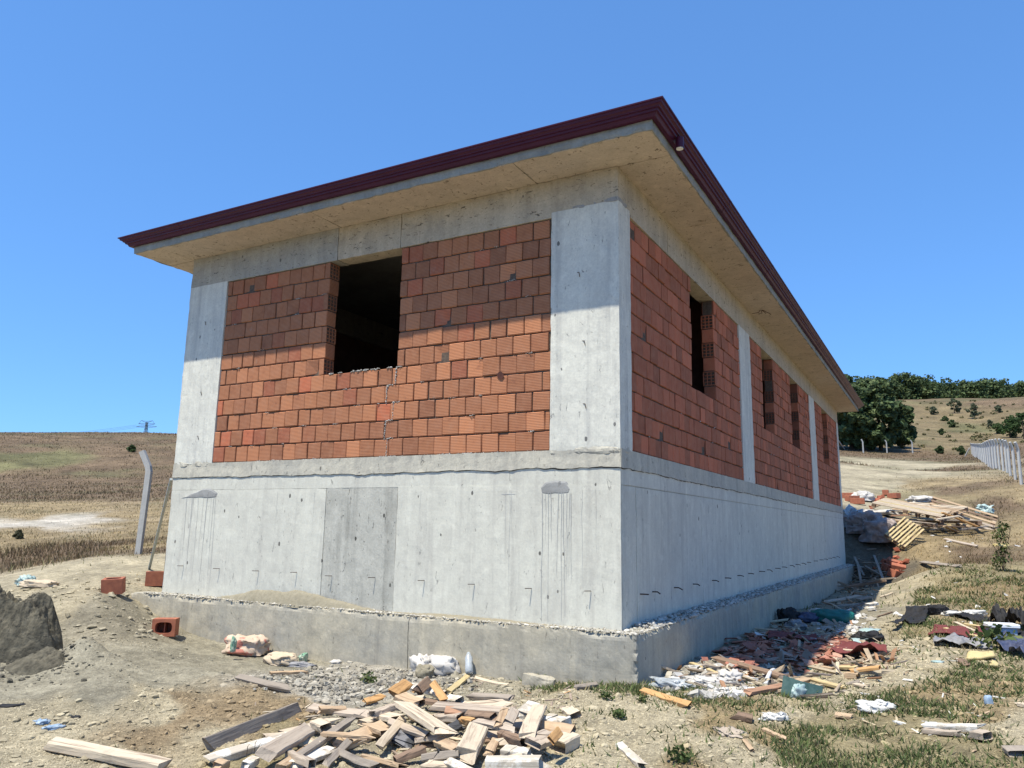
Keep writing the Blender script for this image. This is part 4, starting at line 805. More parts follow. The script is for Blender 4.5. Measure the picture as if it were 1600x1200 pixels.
# right-hand debris boards
RG = [
 (1075,1034,.03, 1125,1054,.03, .04,.025,'w_yellow','thin yellow lath in the sun just beyond the footing corner',.2),
 (1110,1026,.06, 1240,1062,.04, .09,.03,'w_brown','long brown board lying in the edge of the building shadow',.2),
 (1165,1082,.04, 1232,1070,.06, .08,.03,'w_red','reddish board pointing at the dark green panel',.2),
 (1228,1070,.06, 1264,1060,.07, .08,.04,'w_tan','tan plank end meeting the long yellow board',.2),
 (1264,1060,.06, 1326,1076,.04, .075,.03,'w_yellow','long split yellow board right of the dark green panel',.1),
 (1150,1058,.04, 1176,1056,.04, .04,.03,'w_orange','short orange stick beside the white rubble',.2),
 (1213,1051,.03, 1238,1064,.03, .04,.03,'w_grey','grey lath beside the white plastic pipe',.2),
 (1271,1038,.05, 1304,1046,.05, .05,.03,'w_tan','curved tan board below the maroon sheet at its left',.2),
 (1302,1042,.04, 1345,1044,.04, .07,.03,'w_yellow','yellowish board below the middle of the maroon sheet',.2),
 (1322,1049,.07, 1384,1042,.09, .09,.03,'w_orange','topmost orange brown board under the right end of the maroon sheet',.1),
 (1318,1055,.03, 1345,1056,.03, .08,.06,'w_tan','square tan block end under the stacked orange boards',.1),
 (1330,1066,.02, 1345,1064,.02, .08,.02,'w_grey','grey board flat beneath the stacked tan blocks',.1),
 (1271,1088,.02, 1300,1086,.02, .05,.03,'w_tan','small tan stub right of the dark green panel',.1),
 (1305,1078,.01, 1326,1082,.01, .06,.02,'w_grey','grey chip right of the split yellow board',.1),
 (1332,1068,.02, 1358,1074,.02, .07,.02,'w_pale','pale triangular offcut at the edge of the weeds',.1),
 (1352,946,.06, 1372,942,.07, .10,.06,'w_white','upper white beam end catching the sun at the shadow edge',.1),
 (1352,952,.05, 1371,949,.06, .09,.05,'w_white','lower white beam end catching the sun at the shadow edge',.1),
 (1300,948,.05, 1352,944,.06, .10,.04,'w_grey','grey beam in shade leading to the white beam ends',.1),
 (1290,940,.08, 1345,930,.09, .12,.03,'w_pink','flat board shaded in front of the far footing',.1),
 (1320,918,.12, 1392,905,.14, .16,.06,'w_brown','heavy dark beam across the foot of the earth bank',.2),
 (1338,938,.06, 1362,932,.06, .12,.03,'w_grey','short grey plank between the beams in shade',.1),
 (1374,933,.03, 1398,925,.03, .04,.03,'w_pale','pale stick on the sunlit slope above the white beams',.1),
 (1368,964,.02, 1397,955,.02, .025,.02,'w_brown','thin brown stick on the sunlit bare slope',.1),
 (1440,878,.05, 1500,885,.05, .16,.04,'w_grey','dark weathered board on the grass above the gully',.3),
 (1476,842,.04, 1530,854,.04, .16,.05,'w_pink','long pale plank lying alone on the dry grass slope',.1),
 (1476,982,.06, 1534,996,.05, .06,.03,'w_yellow','longest yellow lath lying on the second maroon sheet',.1),
 (1492,972,.06, 1528,988,.05, .05,.03,'w_pale','whitish lath crossing above the yellow one',.1),
 (1502,975,.04, 1548,983,.04, .06,.03,'w_yellow','pale yellow lath pointing at the white foam box',.1),
 (1430,1134,.05, 1544,1138,.05, .07,.045,'w_white','long whitish plank lying in the green weeds',.1),
 (1436,1140,.03, 1505,1146,.03, .05,.03,'w_pink','thin plank directly below the long whitish one',.1),
 (1518,1146,.04, 1548,1152,.04, .09,.05,'w_pink','short square block under the end of the whitish plank',.1),
 (1300,1115,.03, 1336,1120,.02, .09,.02,'w_tan','tan wedge at the upper left of the green weeds',.1),
 (1585,1168,.02, 1600,1180,.02, .16,.04,'w_grey','round ended grey slab at the right edge of the photo',.1),
 (1587,1100,.02, 1610,1104,.02, .05,.02,'w_pale','pale chip at the right edge above the weeds',.1),
 (1497,1030,.01, 1515,1044,.01, .09,.04,'w_brown','brown block below the yellow foam board',.1),
]
for f in RG: board(f[0], f[1], f[2], f[3], f[4], f[5], f[6], f[7], f[8], f[9], roll=f[10], split=.3)
# many small splinters, laths and tile chips between them
def litter(name, n, uv, smin, smax, cols, aspect, seed, box=True, lift=.01):
    g = np.random.default_rng(seed); P = []
    for k in range(n):
        a = uv[g.integers(0, len(uv))]; u = g.normal(a[0], a[2]); v = g.normal(a[1], a[3]); p = at(u, v); x = max(p.x, .32) if p.y > -.3 else p.x
        P.append((x, p.y, gz(x, p.y) + lift * g.random()))
    s = smin * (smax / smin) ** g.random(n); c = np.array(cols)[g.integers(0, len(cols), n)] * g.uniform(.7, 1.15, (n, 1))
    T = np.array([(x, y, z) for z in (-.5, .5) for y in (-.5, .5) for x in (-.5, .5)], float); TF = np.array([(0, 2, 3, 1), (4, 5, 7, 6), (0, 1, 5, 4), (1, 3, 7, 5), (3, 2, 6, 7), (2, 0, 4, 6)])
    V = T[None] * (1 + g.uniform(-.3, .3, (n, 8, 3))) * (np.array(aspect)[None, None] * s[:, None, None]); out = []
    from mathutils import Euler
    for k in range(n):
        R_ = np.array(Euler((g.normal(0, .3), g.normal(0, .28), g.uniform(0, 6.28))).to_matrix()); out.append(V[k] @ R_.T + np.array(P[k]))
    F = (TF[None] + (np.arange(n) * 8)[:, None, None]).reshape(-1, 4)
    tag(link(name, fast(name, np.concatenate(out), F, M['stone'], np.repeat(c, 8, 0))), kind='stuff')
TL = [(.34, .15, .105), (.40, .19, .135), (.28, .12, .09), (.44, .27, .20), (.36, .30, .25)]
litter('tile_shards', 520, [(1180, 1020, 28, 12), (1240, 1030, 25, 10), (1280, 1025, 14, 10), (1300, 1010, 16, 9), (1215, 1002, 20, 8), (1165, 1035, 15, 8)], .05, .20, TL, (1, .7, .10), 41, lift=.07)
litter('wood_splinters', 420, [(1150, 1062, 40, 10), (1250, 1060, 40, 12), (1300, 1010, 40, 20), (1320, 950, 25, 14), (1230, 985, 25, 10), (1340, 925, 18, 8), (1360, 1035, 25, 12)], .08, .45, [(.45, .36, .26), (.30, .25, .20), (.38, .22, .13), (.5, .42, .3), (.2, .17, .15)], (1, .12, .06), 42, lift=.06)
litter('plaster_bits', 420, [(1105, 1066, 36, 10), (1150, 1068, 36, 10), (1110, 1050, 25, 8), (1180, 1050, 40, 10), (1330, 985, 16, 9), (1300, 990, 20, 10), (1120, 1085, 25, 5), (1340, 960, 14, 8), (1270, 1000, 30, 10)], .03, .15, [(.52, .50, .46), (.62, .61, .58), (.40, .38, .34), (.46, .42, .35)], (1, .7, .3), 43, lift=.02)
litter('wood_splinters', 260, [(480, 1130, 50, 25), (620, 1160, 60, 20), (760, 1100, 60, 15), (800, 1170, 50, 15), (680, 1075, 50, 10), (860, 1100, 30, 20)], .03, .14, [(.5, .40, .28), (.42, .26, .13), (.33, .26, .2), (.56, .48, .36)], (1, .16, .08), 44, lift=.015)
litter('grey_gravel_lumps', 620, [(500, 1062, 35, 9), (570, 1072, 35, 12), (620, 1062, 25, 8), (540, 1085, 40, 8), (450, 1060, 25, 6), (700, 1066, 30, 6)], .015, .055, [(.37, .34, .28), (.30, .275, .225), (.42, .395, .33), (.24, .22, .18)], (1, .75, .6), 45, lift=.02)
litter('wood_splinters', 160, [(1470, 1010, 40, 20), (1540, 1000, 30, 18), (1400, 1100, 60, 40), (1520, 1120, 40, 25)], .03, .14, [(.55, .45, .3), (.4, .3, .2), (.6, .58, .52)], (1, .15, .08), 46)
litter('wood_splinters', 90, [(1362, 884, 18, 14), (1350, 900, 14, 8), (1380, 900, 12, 6), (1330, 915, 14, 8)], .3, 1.3, [(.40, .34, .26), (.28, .22, .16), (.34, .27, .2)], (1, .045, .03), 49, lift=.12)
litter('tile_shards', 70, [(1335, 781, 14, 4), (1370, 782, 12, 4), (1395, 884, 10, 8)], .10, .3, [(.5, .19, .11), (.45, .15, .09)], (1, .6, .4), 47, lift=.08)
litter('plaster_bits', 60, [(1350, 783, 12, 4), (1345, 800, 15, 4), (1500, 850, 60, 18), (1450, 960, 50, 25)], .05, .2, [(.74, .73, .7), (.66, .64, .6)], (1, .6, .2), 48)

# ------------------------------------------------------------------ crumpled bags and sheets
def crumple(name, p, dims, rz, mat, label, cat, seed=1, amp=.18, flat_bottom=True, tilt=0, n=40, sc_=2.2, parent=None):
    u, v = np.meshgrid(np.linspace(0, 2 * math.pi, n, endpoint=False), np.linspace(0, math.pi, n // 2), indexing='ij')
    sp = lambda t, k: np.sign(t) * np.abs(t) ** k
    X = sp(np.cos(u), .75) * sp(np.sin(v), .6); Y = sp(np.sin(u), .75) * sp(np.sin(v), .6); Z = sp(np.cos(v), .8); P = np.stack([X.ravel(), Y.ravel(), Z.ravel()], 1)
    f = fbm(P, sc_, seed, 4); rdg = 1 - np.abs(fbm(P, sc_ * 1.6, seed + 9, 3)) * 1.4
    P = P * (1 + amp * f + amp * .6 * rdg)[:, None] + amp * .6 * np.stack([fbm(P, sc_ * 1.3, seed + 20 + k, 3) for k in range(3)], 1)
    P = P * np.array(dims) / 2
    if flat_bottom: P[:, 2] = np.maximum(P[:, 2], -dims[2] * .3)
    P[:, 2] += dims[2] * .3; nv_ = n // 2
    i = (np.arange(n)[:, None] * nv_ + np.arange(nv_ - 1)[None]).ravel(); j = (((np.arange(n) + 1) % n)[:, None] * nv_ + np.arange(nv_ - 1)[None]).ravel()
    F = np.stack([i, j, j + 1, i + 1], 1)
    me = fast(name, P, F, M[mat], smooth=True); fixn(me); o = link(name, me, None, parent); o.location = p; o.rotation_euler = (tilt, 0, rz)
    return tag(o, label, cat) if label else o
def sheet(name, uvs, mat, label, cat, amp=.04, lift=.02, n=34, seed=1, thick=.006, sc_=1.4, group=None):
    """a crumpled sheet lying on the ground: quad given by four picture corners, draped over the terrain"""
    c = [at(*a) for a in uvs]; s, t = np.meshgrid(np.linspace(0, 1, n), np.linspace(0, 1, n), indexing='ij'); s = s.ravel()[:, None]; t = t.ravel()[:, None]
    q = [np.array(x)[None, :2] for x in c]; XY = (1 - s) * (1 - t) * q[0] + s * (1 - t) * q[1] + s * t * q[2] + (1 - s) * t * q[3]
    size = max((c[0] - c[2]).length, .2); P = P3(XY[:, 0] / size * 3, XY[:, 1] / size * 3)
    XY = XY + .05 * size * np.stack([fbm(P, sc_ * .6, seed + 1), fbm(P, sc_ * .6, seed + 2)], 1)
    Z = hfun(XY[:, 0], XY[:, 1]) + lift + amp * np.clip(.4 + fbm(P, sc_, seed, 4), 0, 2); nn = len(Z)
    ce = XY.mean(0); z0 = float(Z.min()); top = np.column_stack([XY - ce, Z - z0]); V = np.vstack([top, top - [0, 0, thick]])
    i = (np.arange(n - 1)[:, None] * n + np.arange(n - 1)[None]).ravel(); F = np.stack([i, i + n, i + n + 1, i + 1], 1)
    bd = np.concatenate([np.arange(n - 1), np.arange(n - 1) * n + n - 1, (n - 1) * n + np.arange(n - 1, 0, -1), np.arange(n - 1, 0, -1) * n]); bn = np.roll(bd, -1)
    F = np.vstack([F, F[:, ::-1] + nn, np.stack([bd, bn, bn + nn, bd + nn], 1)])
    me = fast(name, V, F, M[mat], smooth=True); o = link(name, me); fixn(me); o.location = (ce[0], ce[1], z0); return tag(o, label, cat, group)
crumple('cement_bag', at(384, 1022), (.46, .34, .26), .5, 'bag', 'crumpled cement bag with red and green print leaning against the footing', 'cement bag', 3, .26)
p = at(362, 998, .1); crumple('cement_bag_flap', at(364, 1018, .1), (.06, .10, .20), .6, 'baggreen', 'torn green printed flap beside the crumpled cement bag', 'bag scrap', 8, .3)
crumple('cement_bag', at(438, 1036), (.42, .30, .14), -.2, 'bag2', 'flat tan cement bag right of the crumpled one', 'cement bag', 13, .2)
crumple('bag_scrap', at(474, 1034), (.05, .16, .12), .3, 'baggreen', 'small green printed paper scrap right of the flat cement bag', 'bag scrap', 15, .35)
crumple('plastic_scrap', at(462, 1042), (.36, .14, .07), .3, 'greytarp', 'dark grey plastic scraps before the flat cement bag', 'plastic scrap', 16, .35)
crumple('cement_bag', at(60, 917), (.62, .22, .13), .25, 'bag2', 'flattened paper bag lying on the pale dirt track at the left', 'cement bag', 23, .2)
crumple('bag_scrap', at(40, 914), (.22, .14, .16), .9, 'palegreen', 'white and green torn mouth of the bag on the dirt track', 'bag scrap', 25, .4)
crumple('white_sack', at(690, 1053), (.40, .26, .24), .2, 'whitesack', 'right half of a slumped white woven sack against the footing', 'sack', 31, .26)
crumple('white_sack', at(659, 1051), (.26, .2, .22), -.3, 'whitesack', 'left half of a slumped white woven sack against the footing', 'sack', 34, .28)
crumple('soil_lump', at(664, 1058), (.18, .14, .15), .3, 'drysand', 'rough soil lump leaning on the white woven sack', 'soil lump', 36, .25)
crumple('plaster_lump', at(525, 1037), (.12, .09, .05), .3, 'whitesack', 'small white plaster lump alone on the sand by the footing', 'plaster lump', 37, .3, n=24)
crumple('blue_scrap', at(64, 1130), (.10, .07, .03), .3, 'blue', 'left scrap of pale blue plastic on the soil', 'plastic scrap', 38, .45, n=24)
crumple('blue_scrap', at(84, 1139), (.12, .06, .03), 1.3, 'blue', 'right scrap of pale blue plastic on the soil', 'plastic scrap', 39, .45, n=24)
crumple('dark_scrap', at(118, 1122), (.07, .03, .02), .3, 'black', 'tiny black scrap near the pale blue plastic', 'plastic scrap', 40, .4, n=20)
crumple('dark_scrap', at(12, 1104), (.2, .06, .02), .8, 'black', 'flat dark scrap at the left edge of the photo', 'plastic scrap', 41, .4, n=24)
# clear bottle
p = at(733, 1057); m = MB(); m.tube([(0, 0, 0), (0, 0, .02), (0, 0, .07), (0, 0, .08), (0, 0, .14), (0, 0, .17), (0, 0, .19)], [.03, .036, .036, .033, .036, .02, .014], 16); o = m.build('plastic_bottle', M['clear'], None, True); o.location = p + Vector((0, 0, .03)); o.rotation_euler = (-.35, -.3, 0); o.scale = (1.25,) * 3
tag(o, 'crushed clear plastic bottle leaning beside the white sack', 'bottle')
# concrete offcut in the ground
a = at(842, 1073); V, F = gridbox(-.17, .17, -.06, .06, -.05, .11, .02, .006, .02, 77); o = link('concrete_stub', fast('concrete_stub', V, F, M['conc_foot'])); o.location = a; o.rotation_euler = (.0, .12, .15); tag(o, 'broken concrete offcut sticking out of the soil by the footing', 'concrete block')
# hollow bricks lying about
def hollow_brick(p, rz, label, up=False, s=1., tilt=0., one=True):
    o = empty('hollow_brick', p, label, 'brick', 'loose hollow bricks left of the building', rz)
    w_, t_, h_ = .25 * s, .19 * s, .19 * s; wl = .014; m = MB()
    ring = [(-1, -1), (1, -1), (1, 1), (-1, 1)]
    outer = [(x * w_ / 2, y * t_ / 2) for x, y in ring]; N_ = 16
    def rr(a): # rounded inner opening
        c_, s_ = math.cos(a), math.sin(a); k = (abs(c_) ** 4 + abs(s_) ** 4) ** -.25; return ((w_ / 2 - .035 * s) * c_ * k, (t_ / 2 - .035 * s) * s_ * k)
    def sq(a):
        c_, s_ = math.cos(a), math.sin(a); k = 1 / max(abs(c_), abs(s_)); return (w_ / 2 * c_ * k, t_ / 2 * s_ * k)
    an = [math.pi / 4 + 2 * math.pi * i / N_ for i in range(N_)]
    V = [(*sq(a), 0) for a in an] + [(*sq(a), h_) for a in an] + [(*rr(a), h_) for a in an] + [(*rr(a), .02) for a in an] + [(0, 0, .02)]
    F = []
    for i in range(N_):
        j = (i + 1) % N_; F += [(i, j, N_ + j, N_ + i), (N_ + i, N_ + j, 2 * N_ + j, 2 * N_ + i), (2 * N_ + i, 2 * N_ + j, 3 * N_ + j, 3 * N_ + i), (3 * N_ + i, 3 * N_ + j, 4 * N_)]
    m.add(V, F); b_ = m.build('brick_body', M['terracotta'], o); fixn(b_.data)
    m = MB(); m.box(-.006, .006, -t_ / 2 + .04 * s, t_ / 2 - .04 * s, .03, h_ - .06); web = m.build('brick_web', M['terracotta'], o)
    if up: o.rotation_euler = (tilt, 0, rz)
    return o
o = hollow_brick(at(177, 927), .75, 'single hollow red brick standing on the rubble slope at the left', s=1.15); o.rotation_euler = (.10, -.06, .75)
hollow_brick(Vector((-7.62, -.05, gz(-7.62, -.05))) if False else at(242, 915), .9, 'hollow red brick tucked behind the left corner of the plinth', s=1.2)
p = at(261, 990); o = hollow_brick(p + Vector((0, 0, .10)), .35, 'toppled hollow red brick showing its open cells beside the footing', s=1.2); o.rotation_mode = 'QUATERNION'; o.rotation_quaternion = Vector((.62, -.77, .02)).to_track_quat('Z', 'Y')
# galvanised profile leaning on the corner
def bar(name, a, b_, r, mat, label, cat):
    m = MB(); a = Vector(a); b_ = Vector(b_); m.tube([(0, 0, 0), b_ - a], r, 4); o = m.build(name, M[mat]); o.location = a; return tag(o, label, cat)
a = at(233, 889); bar('steel_profile', a, (-7.56, .02, 1.72), .028, 'galv', 'pale galvanised profile leaning on the left corner of the plinth', 'metal profile')
a = at(250, 884); bar('steel_profile', (-7.60, .10, gz(-7.6, .1)), (-7.53, .06, 1.70), .02, 'darkmetal', 'dark metal strip standing close against the left corner of the plinth', 'metal profile')
# white pipe
a = at(1196, 1068, .02); b_ = at(1212, 1047, .03); m = MB(); c_ = b_ - a
m.tube([Vector((0, 0, 0)) + c_ * t + Vector((0, 0, .05 * math.sin(t * 3.14))) for t in (0, .2, .4, .6, .8, 1)], .022, 10); o = m.build('plastic_pipe', M['pvc'], None, True); o.location = a; tag(o, 'short curved white plastic pipe at the edge of the shadow', 'pipe')
# sheets
sheet('maroon_sheet', [(1298, 1030), (1310, 1014), (1374, 1012), (1390, 1034)], 'maroonsheet', 'wavy maroon sheet lying over the orange boards in the sun', 'sheet', .14, .06, seed=51, sc_=1.1)
sheet('maroon_sheet', [(1200, 1006), (1205, 996), (1236, 996), (1240, 1006)], 'maroonsheet', 'left maroon sheet lying in shade on the tile heap', 'sheet', .05, .08, seed=52, sc_=1.1)
sheet('maroon_sheet', [(1243, 1007), (1246, 999), (1276, 999), (1280, 1008)], 'maroonsheet', 'smaller maroon sheet in shade right of the tile heap', 'sheet', .05, .06, seed=53, sc_=1.1)
sheet('maroon_sheet', [(1452, 996), (1462, 980), (1512, 988), (1516, 1002)], 'maroonsheet', 'maroon sheet under the yellow laths on the grass', 'sheet', .05, .03, seed=54, sc_=1.1)
sheet('maroon_sheet', [(1528, 1006), (1526, 986), (1548, 986), (1552, 1006)], 'maroonsheet', 'small maroon sheet scrap left of the white foam box', 'sheet', .04, .03, seed=55, sc_=1.1)
sheet('black_sheeting', [(1388, 988), (1412, 962), (1420, 962), (1404, 986)], 'black', 'thin trailing left end of the crumpled black sheeting', 'plastic sheet', .10, .03, seed=56)
sheet('black_sheeting', [(1418, 980), (1414, 960), (1446, 958), (1446, 976)], 'black', 'middle flap of crumpled black sheeting on the bank', 'plastic sheet', .12, .03, seed=57, sc_=1.3)
crumple('black_sheeting', at(1463, 960), (.32, .16, .18), .5, 'black', 'tall bunched right end of the black sheeting on the bank', 'plastic sheet', 58, .34)
sheet('black_sheeting', [(1476, 962), (1478, 956), (1546, 966), (1544, 974)], 'black', 'long strip of black sheeting running right over the grass', 'plastic sheet', .06, .01, seed=59, sc_=2.2)
sheet('black_sheeting', [(1546, 975), (1556, 966), (1600, 978), (1606, 992)], 'black', 'black sheeting heap at the right edge behind the foam box', 'plastic sheet', .20, .04, seed=60, sc_=1.5)
sheet('grey_tarp', [(1458, 1010), (1462, 1000), (1542, 1004), (1546, 1018)], 'greytarp', 'long folded grey tarp below the maroon sheet', 'tarp', .08, .03, seed=61, sc_=1.5)
sheet('navy_tarp', [(1558, 1018), (1570, 1000), (1615, 1008), (1608, 1034)], 'navy', 'dark navy tarp with a pale hem at the right edge', 'tarp', .10, .05, seed=62, sc_=1.6)
sheet('black_sheeting', [(1576, 1002), (1578, 988), (1612, 996), (1612, 1010)], 'black', 'black folded sheet just behind the navy tarp', 'plastic sheet', .12, .04, seed=63, sc_=1.4)
sheet('yellow_board', [(1511, 1034), (1514, 1024), (1552, 1024), (1554, 1031)], 'yellowfoam', 'yellow foam board lying on the weeds', 'board', .012, .05, seed=64, thick=.03, n=10)
sheet('yellow_board', [(1549, 1045), (1550, 1036), (1556, 1040), (1562, 1046)], 'yellowfoam', 'small triangular yellow foam scrap below the foam board', 'board', .012, .04, seed=65, thick=.03, n=8)
sheet('green_film', [(1327, 1018), (1345, 996), (1378, 990), (1360, 1006)], 'palegreen', 'pale green film draped above the wavy maroon sheet', 'plastic film', .08, .05, seed=66)
crumple('black_rag', at(1356, 1002), (.34, .2, .16), .5, 'black', 'small black rag on the white rubble in the sun', 'rag', 67, .35)
crumple('teal_sack', at(1300, 972), (.72, .34, .26), .1, 'teal', 'teal green plastic sack lying in the shade of the building', 'sack', 68, .16)
crumple('dark_sack', at(1232, 974), (.34, .26, .28), .4, 'black', 'black bin bag against the shaded footing', 'bag', 69, .3)
crumple('dark_sack', at(1262, 972), (.42, .28, .2), .4, 'navy', 'dark blue bag between the black bin bag and the teal sack', 'bag', 70, .3)
crumple('grey_sack', at(1243, 983), (.3, .22, .16), .2, 'greytarp', 'grey bag in front of the black bin bag', 'bag', 71, .3)
crumple('grey_sack', at(1276, 968), (.3, .2, .22), .2, 'whitesack', 'pale bag tucked left of the teal sack', 'bag', 72, .3)
crumple('white_film', at(1110, 1072), (.36, .2, .09), .2, 'whitesack', 'white crumpled sheet in the rubble by the footing corner', 'plastic sheet', 73, .4)
crumple('white_film', at(1140, 1068), (.2, .2, .14), .2, 'whitesack', 'white lump right of the crumpled white sheet', 'plastic sheet', 74, .35)
crumple('grey_film', at(1052, 1076), (.42, .2, .09), -.4, 'clear', 'grey translucent film scrap at the footing corner', 'plastic sheet', 75, .4)
crumple('white_scrap', at(1370, 1112), (.24, .14, .09), .2, 'white', 'white plastic scrap in the green weeds', 'plastic scrap', 76, .4)
crumple('grey_rag', at(1141, 1145), (.16, .24, .025), .6, 'pvc' if False else 'w_pink', 'torn grey rag on the dry soil', 'rag', 77, .35)
crumple('white_tag', at(1210, 1125), (.16, .08, .06), .6, 'white', 'twisted white plastic strip at the edge of the weeds', 'plastic scrap', 78, .5)
crumple('white_wrap', at(1348, 783), (.9, .6, .5), .6, 'whitesack', 'white sack among the far red bricks by the yard', 'sack', 79, .3)
crumple('white_wrap', at(1378, 805), (1.8, .6, .25), .1, 'whitesack', 'flat white sheet left of the pallet pile', 'plastic sheet', 80, .3)
crumple('white_wrap', at(1490, 962), (.3, .16, .08), .1, 'white', 'white scrap on the black strip on the grass', 'plastic scrap', 81, .4)
crumple('white_wrap', at(1522, 962), (.34, .16, .1), .6, 'white', 'second white scrap farther right on the black strip', 'plastic scrap', 82, .4)
crumple('pale_scrap', at(1466, 1036), (.12, .06, .03), .6, 'palegreen', 'tiny pale green scrap on the weeds', 'plastic scrap', 83, .4, n=20)
crumple('foam_cup', at(1545, 1102, .0), (.06, .06, .10), .6, 'blue', 'small blue and white cup standing in the weeds', 'cup', 84, .15, n=20)
# foam box
a = at(1566, 1000); o = empty('foam_box', a, 'white foam box lid propped on the debris at the right', 'box', rz=.3)
v, f = chamfer(.40, .26, .05, .008); m = MB(); m.add(v, f); q_ = m.build('box_lid', M['styro'], o); q_.location = (0, 0, .20); v, f = chamfer(.34, .20, .16, .008); m = MB(); m.add(v, f); q_ = m.build('box_body', M['blue'], o); q_.location = (0, 0, .09)
for q_ in o.children: fixn(q_.data)
# green bent panel
a = at(1247, 1088); m = MB(); m.add([(-.22, 0, 0), (.05, -.1, 0), (.28, .05, 0), (-.2, .12, .2), (.06, .0, .17), (.3, .12, .12), (-.22, .01, 0), (.05, -.09, 0), (.28, .06, 0), (-.2, .13, .2), (.06, .01, .17), (.3, .13, .12)], [(0, 1, 4, 3), (1, 2, 5, 4), (6, 9, 10, 7), (7, 10, 11, 8), (0, 3, 9, 6), (2, 8, 11, 5), (3, 4, 10, 9), (4, 5, 11, 10)])
o = m.build('bent_sheet', M['greenpanel']); o.location = a; o.scale = (.72, .8, .8); tag(o, 'bent dark green panel on the rubble', 'sheet')
crumple('green_film', at(1250, 1090), (.06, .22, .14), -.4, 'palegreen', 'folded pale green strip leaning on the dark green panel', 'plastic film', 85, .25)
crumple('green_film', at(1262, 1046), (.16, .1, .03), -.4, 'teal', 'green plastic piece at the shadow edge near the tiles', 'plastic film', 86, .3)
# plastic wrapped bundle on the bank
for (u1, v1, dm, lab, sd, mt) in ((1334, 826, (.75, .7, .7), 'clear wrapped upper end of the bundle beside the wall', 93, 'clear'), (1352, 836, (1.25, .75, .8), 'middle of the long bundle wrapped in grey lilac plastic on the earth bank', 91, 'wrap'), (1376, 850, (1.15, .7, .8), 'lower sagging end of the plastic wrapped bundle', 92, 'wrap')):
    crumple('wrapped_bundle', at(u1, v1) + Vector((0, 0, .12)), dm, -.5, mt, lab, 'bundle', sd, .30, n=70, sc_=1.7, tilt=.2)
for k, (u, v, rz) in enumerate(((1398, 886, .4), (1389, 893, .9), (1404, 893, .1), (1398, 902, 1.2))):
    v_, f_ = chamfer(.42, .26, .24, .01); m = MB(); m.add(v_, f_); o = m.build('fallen_brick', M['terracotta']); fixn(o.data); o.location = at(u, v) + Vector((0, 0, .1)); o.rotation_euler = (.3, .2, rz)
    tag(o, ['uppermost', 'left', 'right', 'lowest'][k] + ' orange brick fallen on the foot of the earth bank', 'brick')
for k, (u, v) in enumerate(((1325, 779), (1332, 784), (1384, 774), (1397, 779), (1340, 788))):
    v_, f_ = chamfer(.6, .3, .26, .01); m = MB(); m.add(v_, f_); o = m.build('far_brick', M['terracotta']); fixn(o.data); o.location = at(u, v) + Vector((0, 0, .14)); o.rotation_euler = (0, 0, k * .8)
    tag(o, ['red brick lying nearest the wall at the edge of the pale yard', 'second red brick from the wall at the edge of the pale yard', 'red brick on the low white rubble line left of the pallets', 'rightmost red brick of the rubble line by the pale yard', 'red brick lying in front of the white sack by the yard'][k], 'brick', 'red bricks by the yard')
# sticks in the shaded corner
for k, (u1, v1, u2, v2) in enumerate(((1366, 868, 1380, 906), (1340, 880, 1346, 912), (1350, 884, 1380, 900), (1345, 908, 1400, 903), (1335, 870, 1350, 900))):
    board(u1, v1, .25, u2, v2, .15, .07, .04, 'w_grey', ['tallest pale lath leaning on the shaded bank', 'short lath beside the far end of the footing', 'crossing lath on the shaded bank', 'lowest lath lying along the foot of the shaded bank', 'lath farthest left on the shaded bank'][k])

# ------------------------------------------------------------------ pallets
def slatbox(p, name, mat, sx, sy, sz, loc):
    v, f = chamfer(sx, sy, sz, .006); m = MB(); m.add(v, f); o = m.build(name, M[mat], p); fixn(o.data); o.location = loc; return o
def pallet(p, rot, label, mats, L=1.9, W=1.5, ns=8):
    o = empty('pallet', p, label, 'pallet', 'wooden pallets in the broken pile'); o.rotation_euler = rot
    for k in range(ns): slatbox(o, 'slat', random.choice(mats), L, W / ns * .52, .035, (0, -W / 2 + W / ns * (k + .5), .17))
    for k in range(3):
        for j in range(3): slatbox(o, 'pallet_block', 'w_brown', .14, .12, .11, ((k - 1) * (L / 2 - .08), (j - 1) * (W / 2 - .08), .095))
    for k in range(3): slatbox(o, 'bearer', random.choice(mats), .12, W, .03, ((k - 1) * (L / 2 - .08), 0, .02))
    return o
def up(u, v, l): return at(u, v) + Vector((0, 0, l))
pallet(up(1425, 822, .55), (.16, .22, -.2), 'pallet lying flat on top at the left of the broken pallet pile', ['w_tan', 'w_pale', 'w_yellow'], 2.4, 1.7)
pallet(up(1452, 822, .50), (.25, .10, -.5), 'pallet with wide pale slats in the middle of the pallet pile', ['w_pale', 'w_tan'], 2.3, 1.6)
pallet(up(1503, 824, .38), (.95, .34, -.1), 'pallet tipped on its side at the right of the pallet pile', ['w_tan', 'w_pink', 'w_brown'], 2.3, 1.0, 6)
pallet(up(1410, 828, .18), (.05, .1, .3), 'pallet at the bottom left of the pallet pile', ['w_red', 'w_pink'], 2.0, 1.4)
pallet(up(1470, 828, .15), (-.05, .0, .1), 'dark pallet at the bottom of the pallet pile', ['w_brown', 'w_grey'], 2.6, 1.4)
o = pallet(up(1413, 852, .35), (.75, -.55, .9), 'yellow slatted pallet sliding down the bank below the pile', ['w_yellow'], 1.15, .8, 7)
G2 = 'loose boards of the pallet pile'
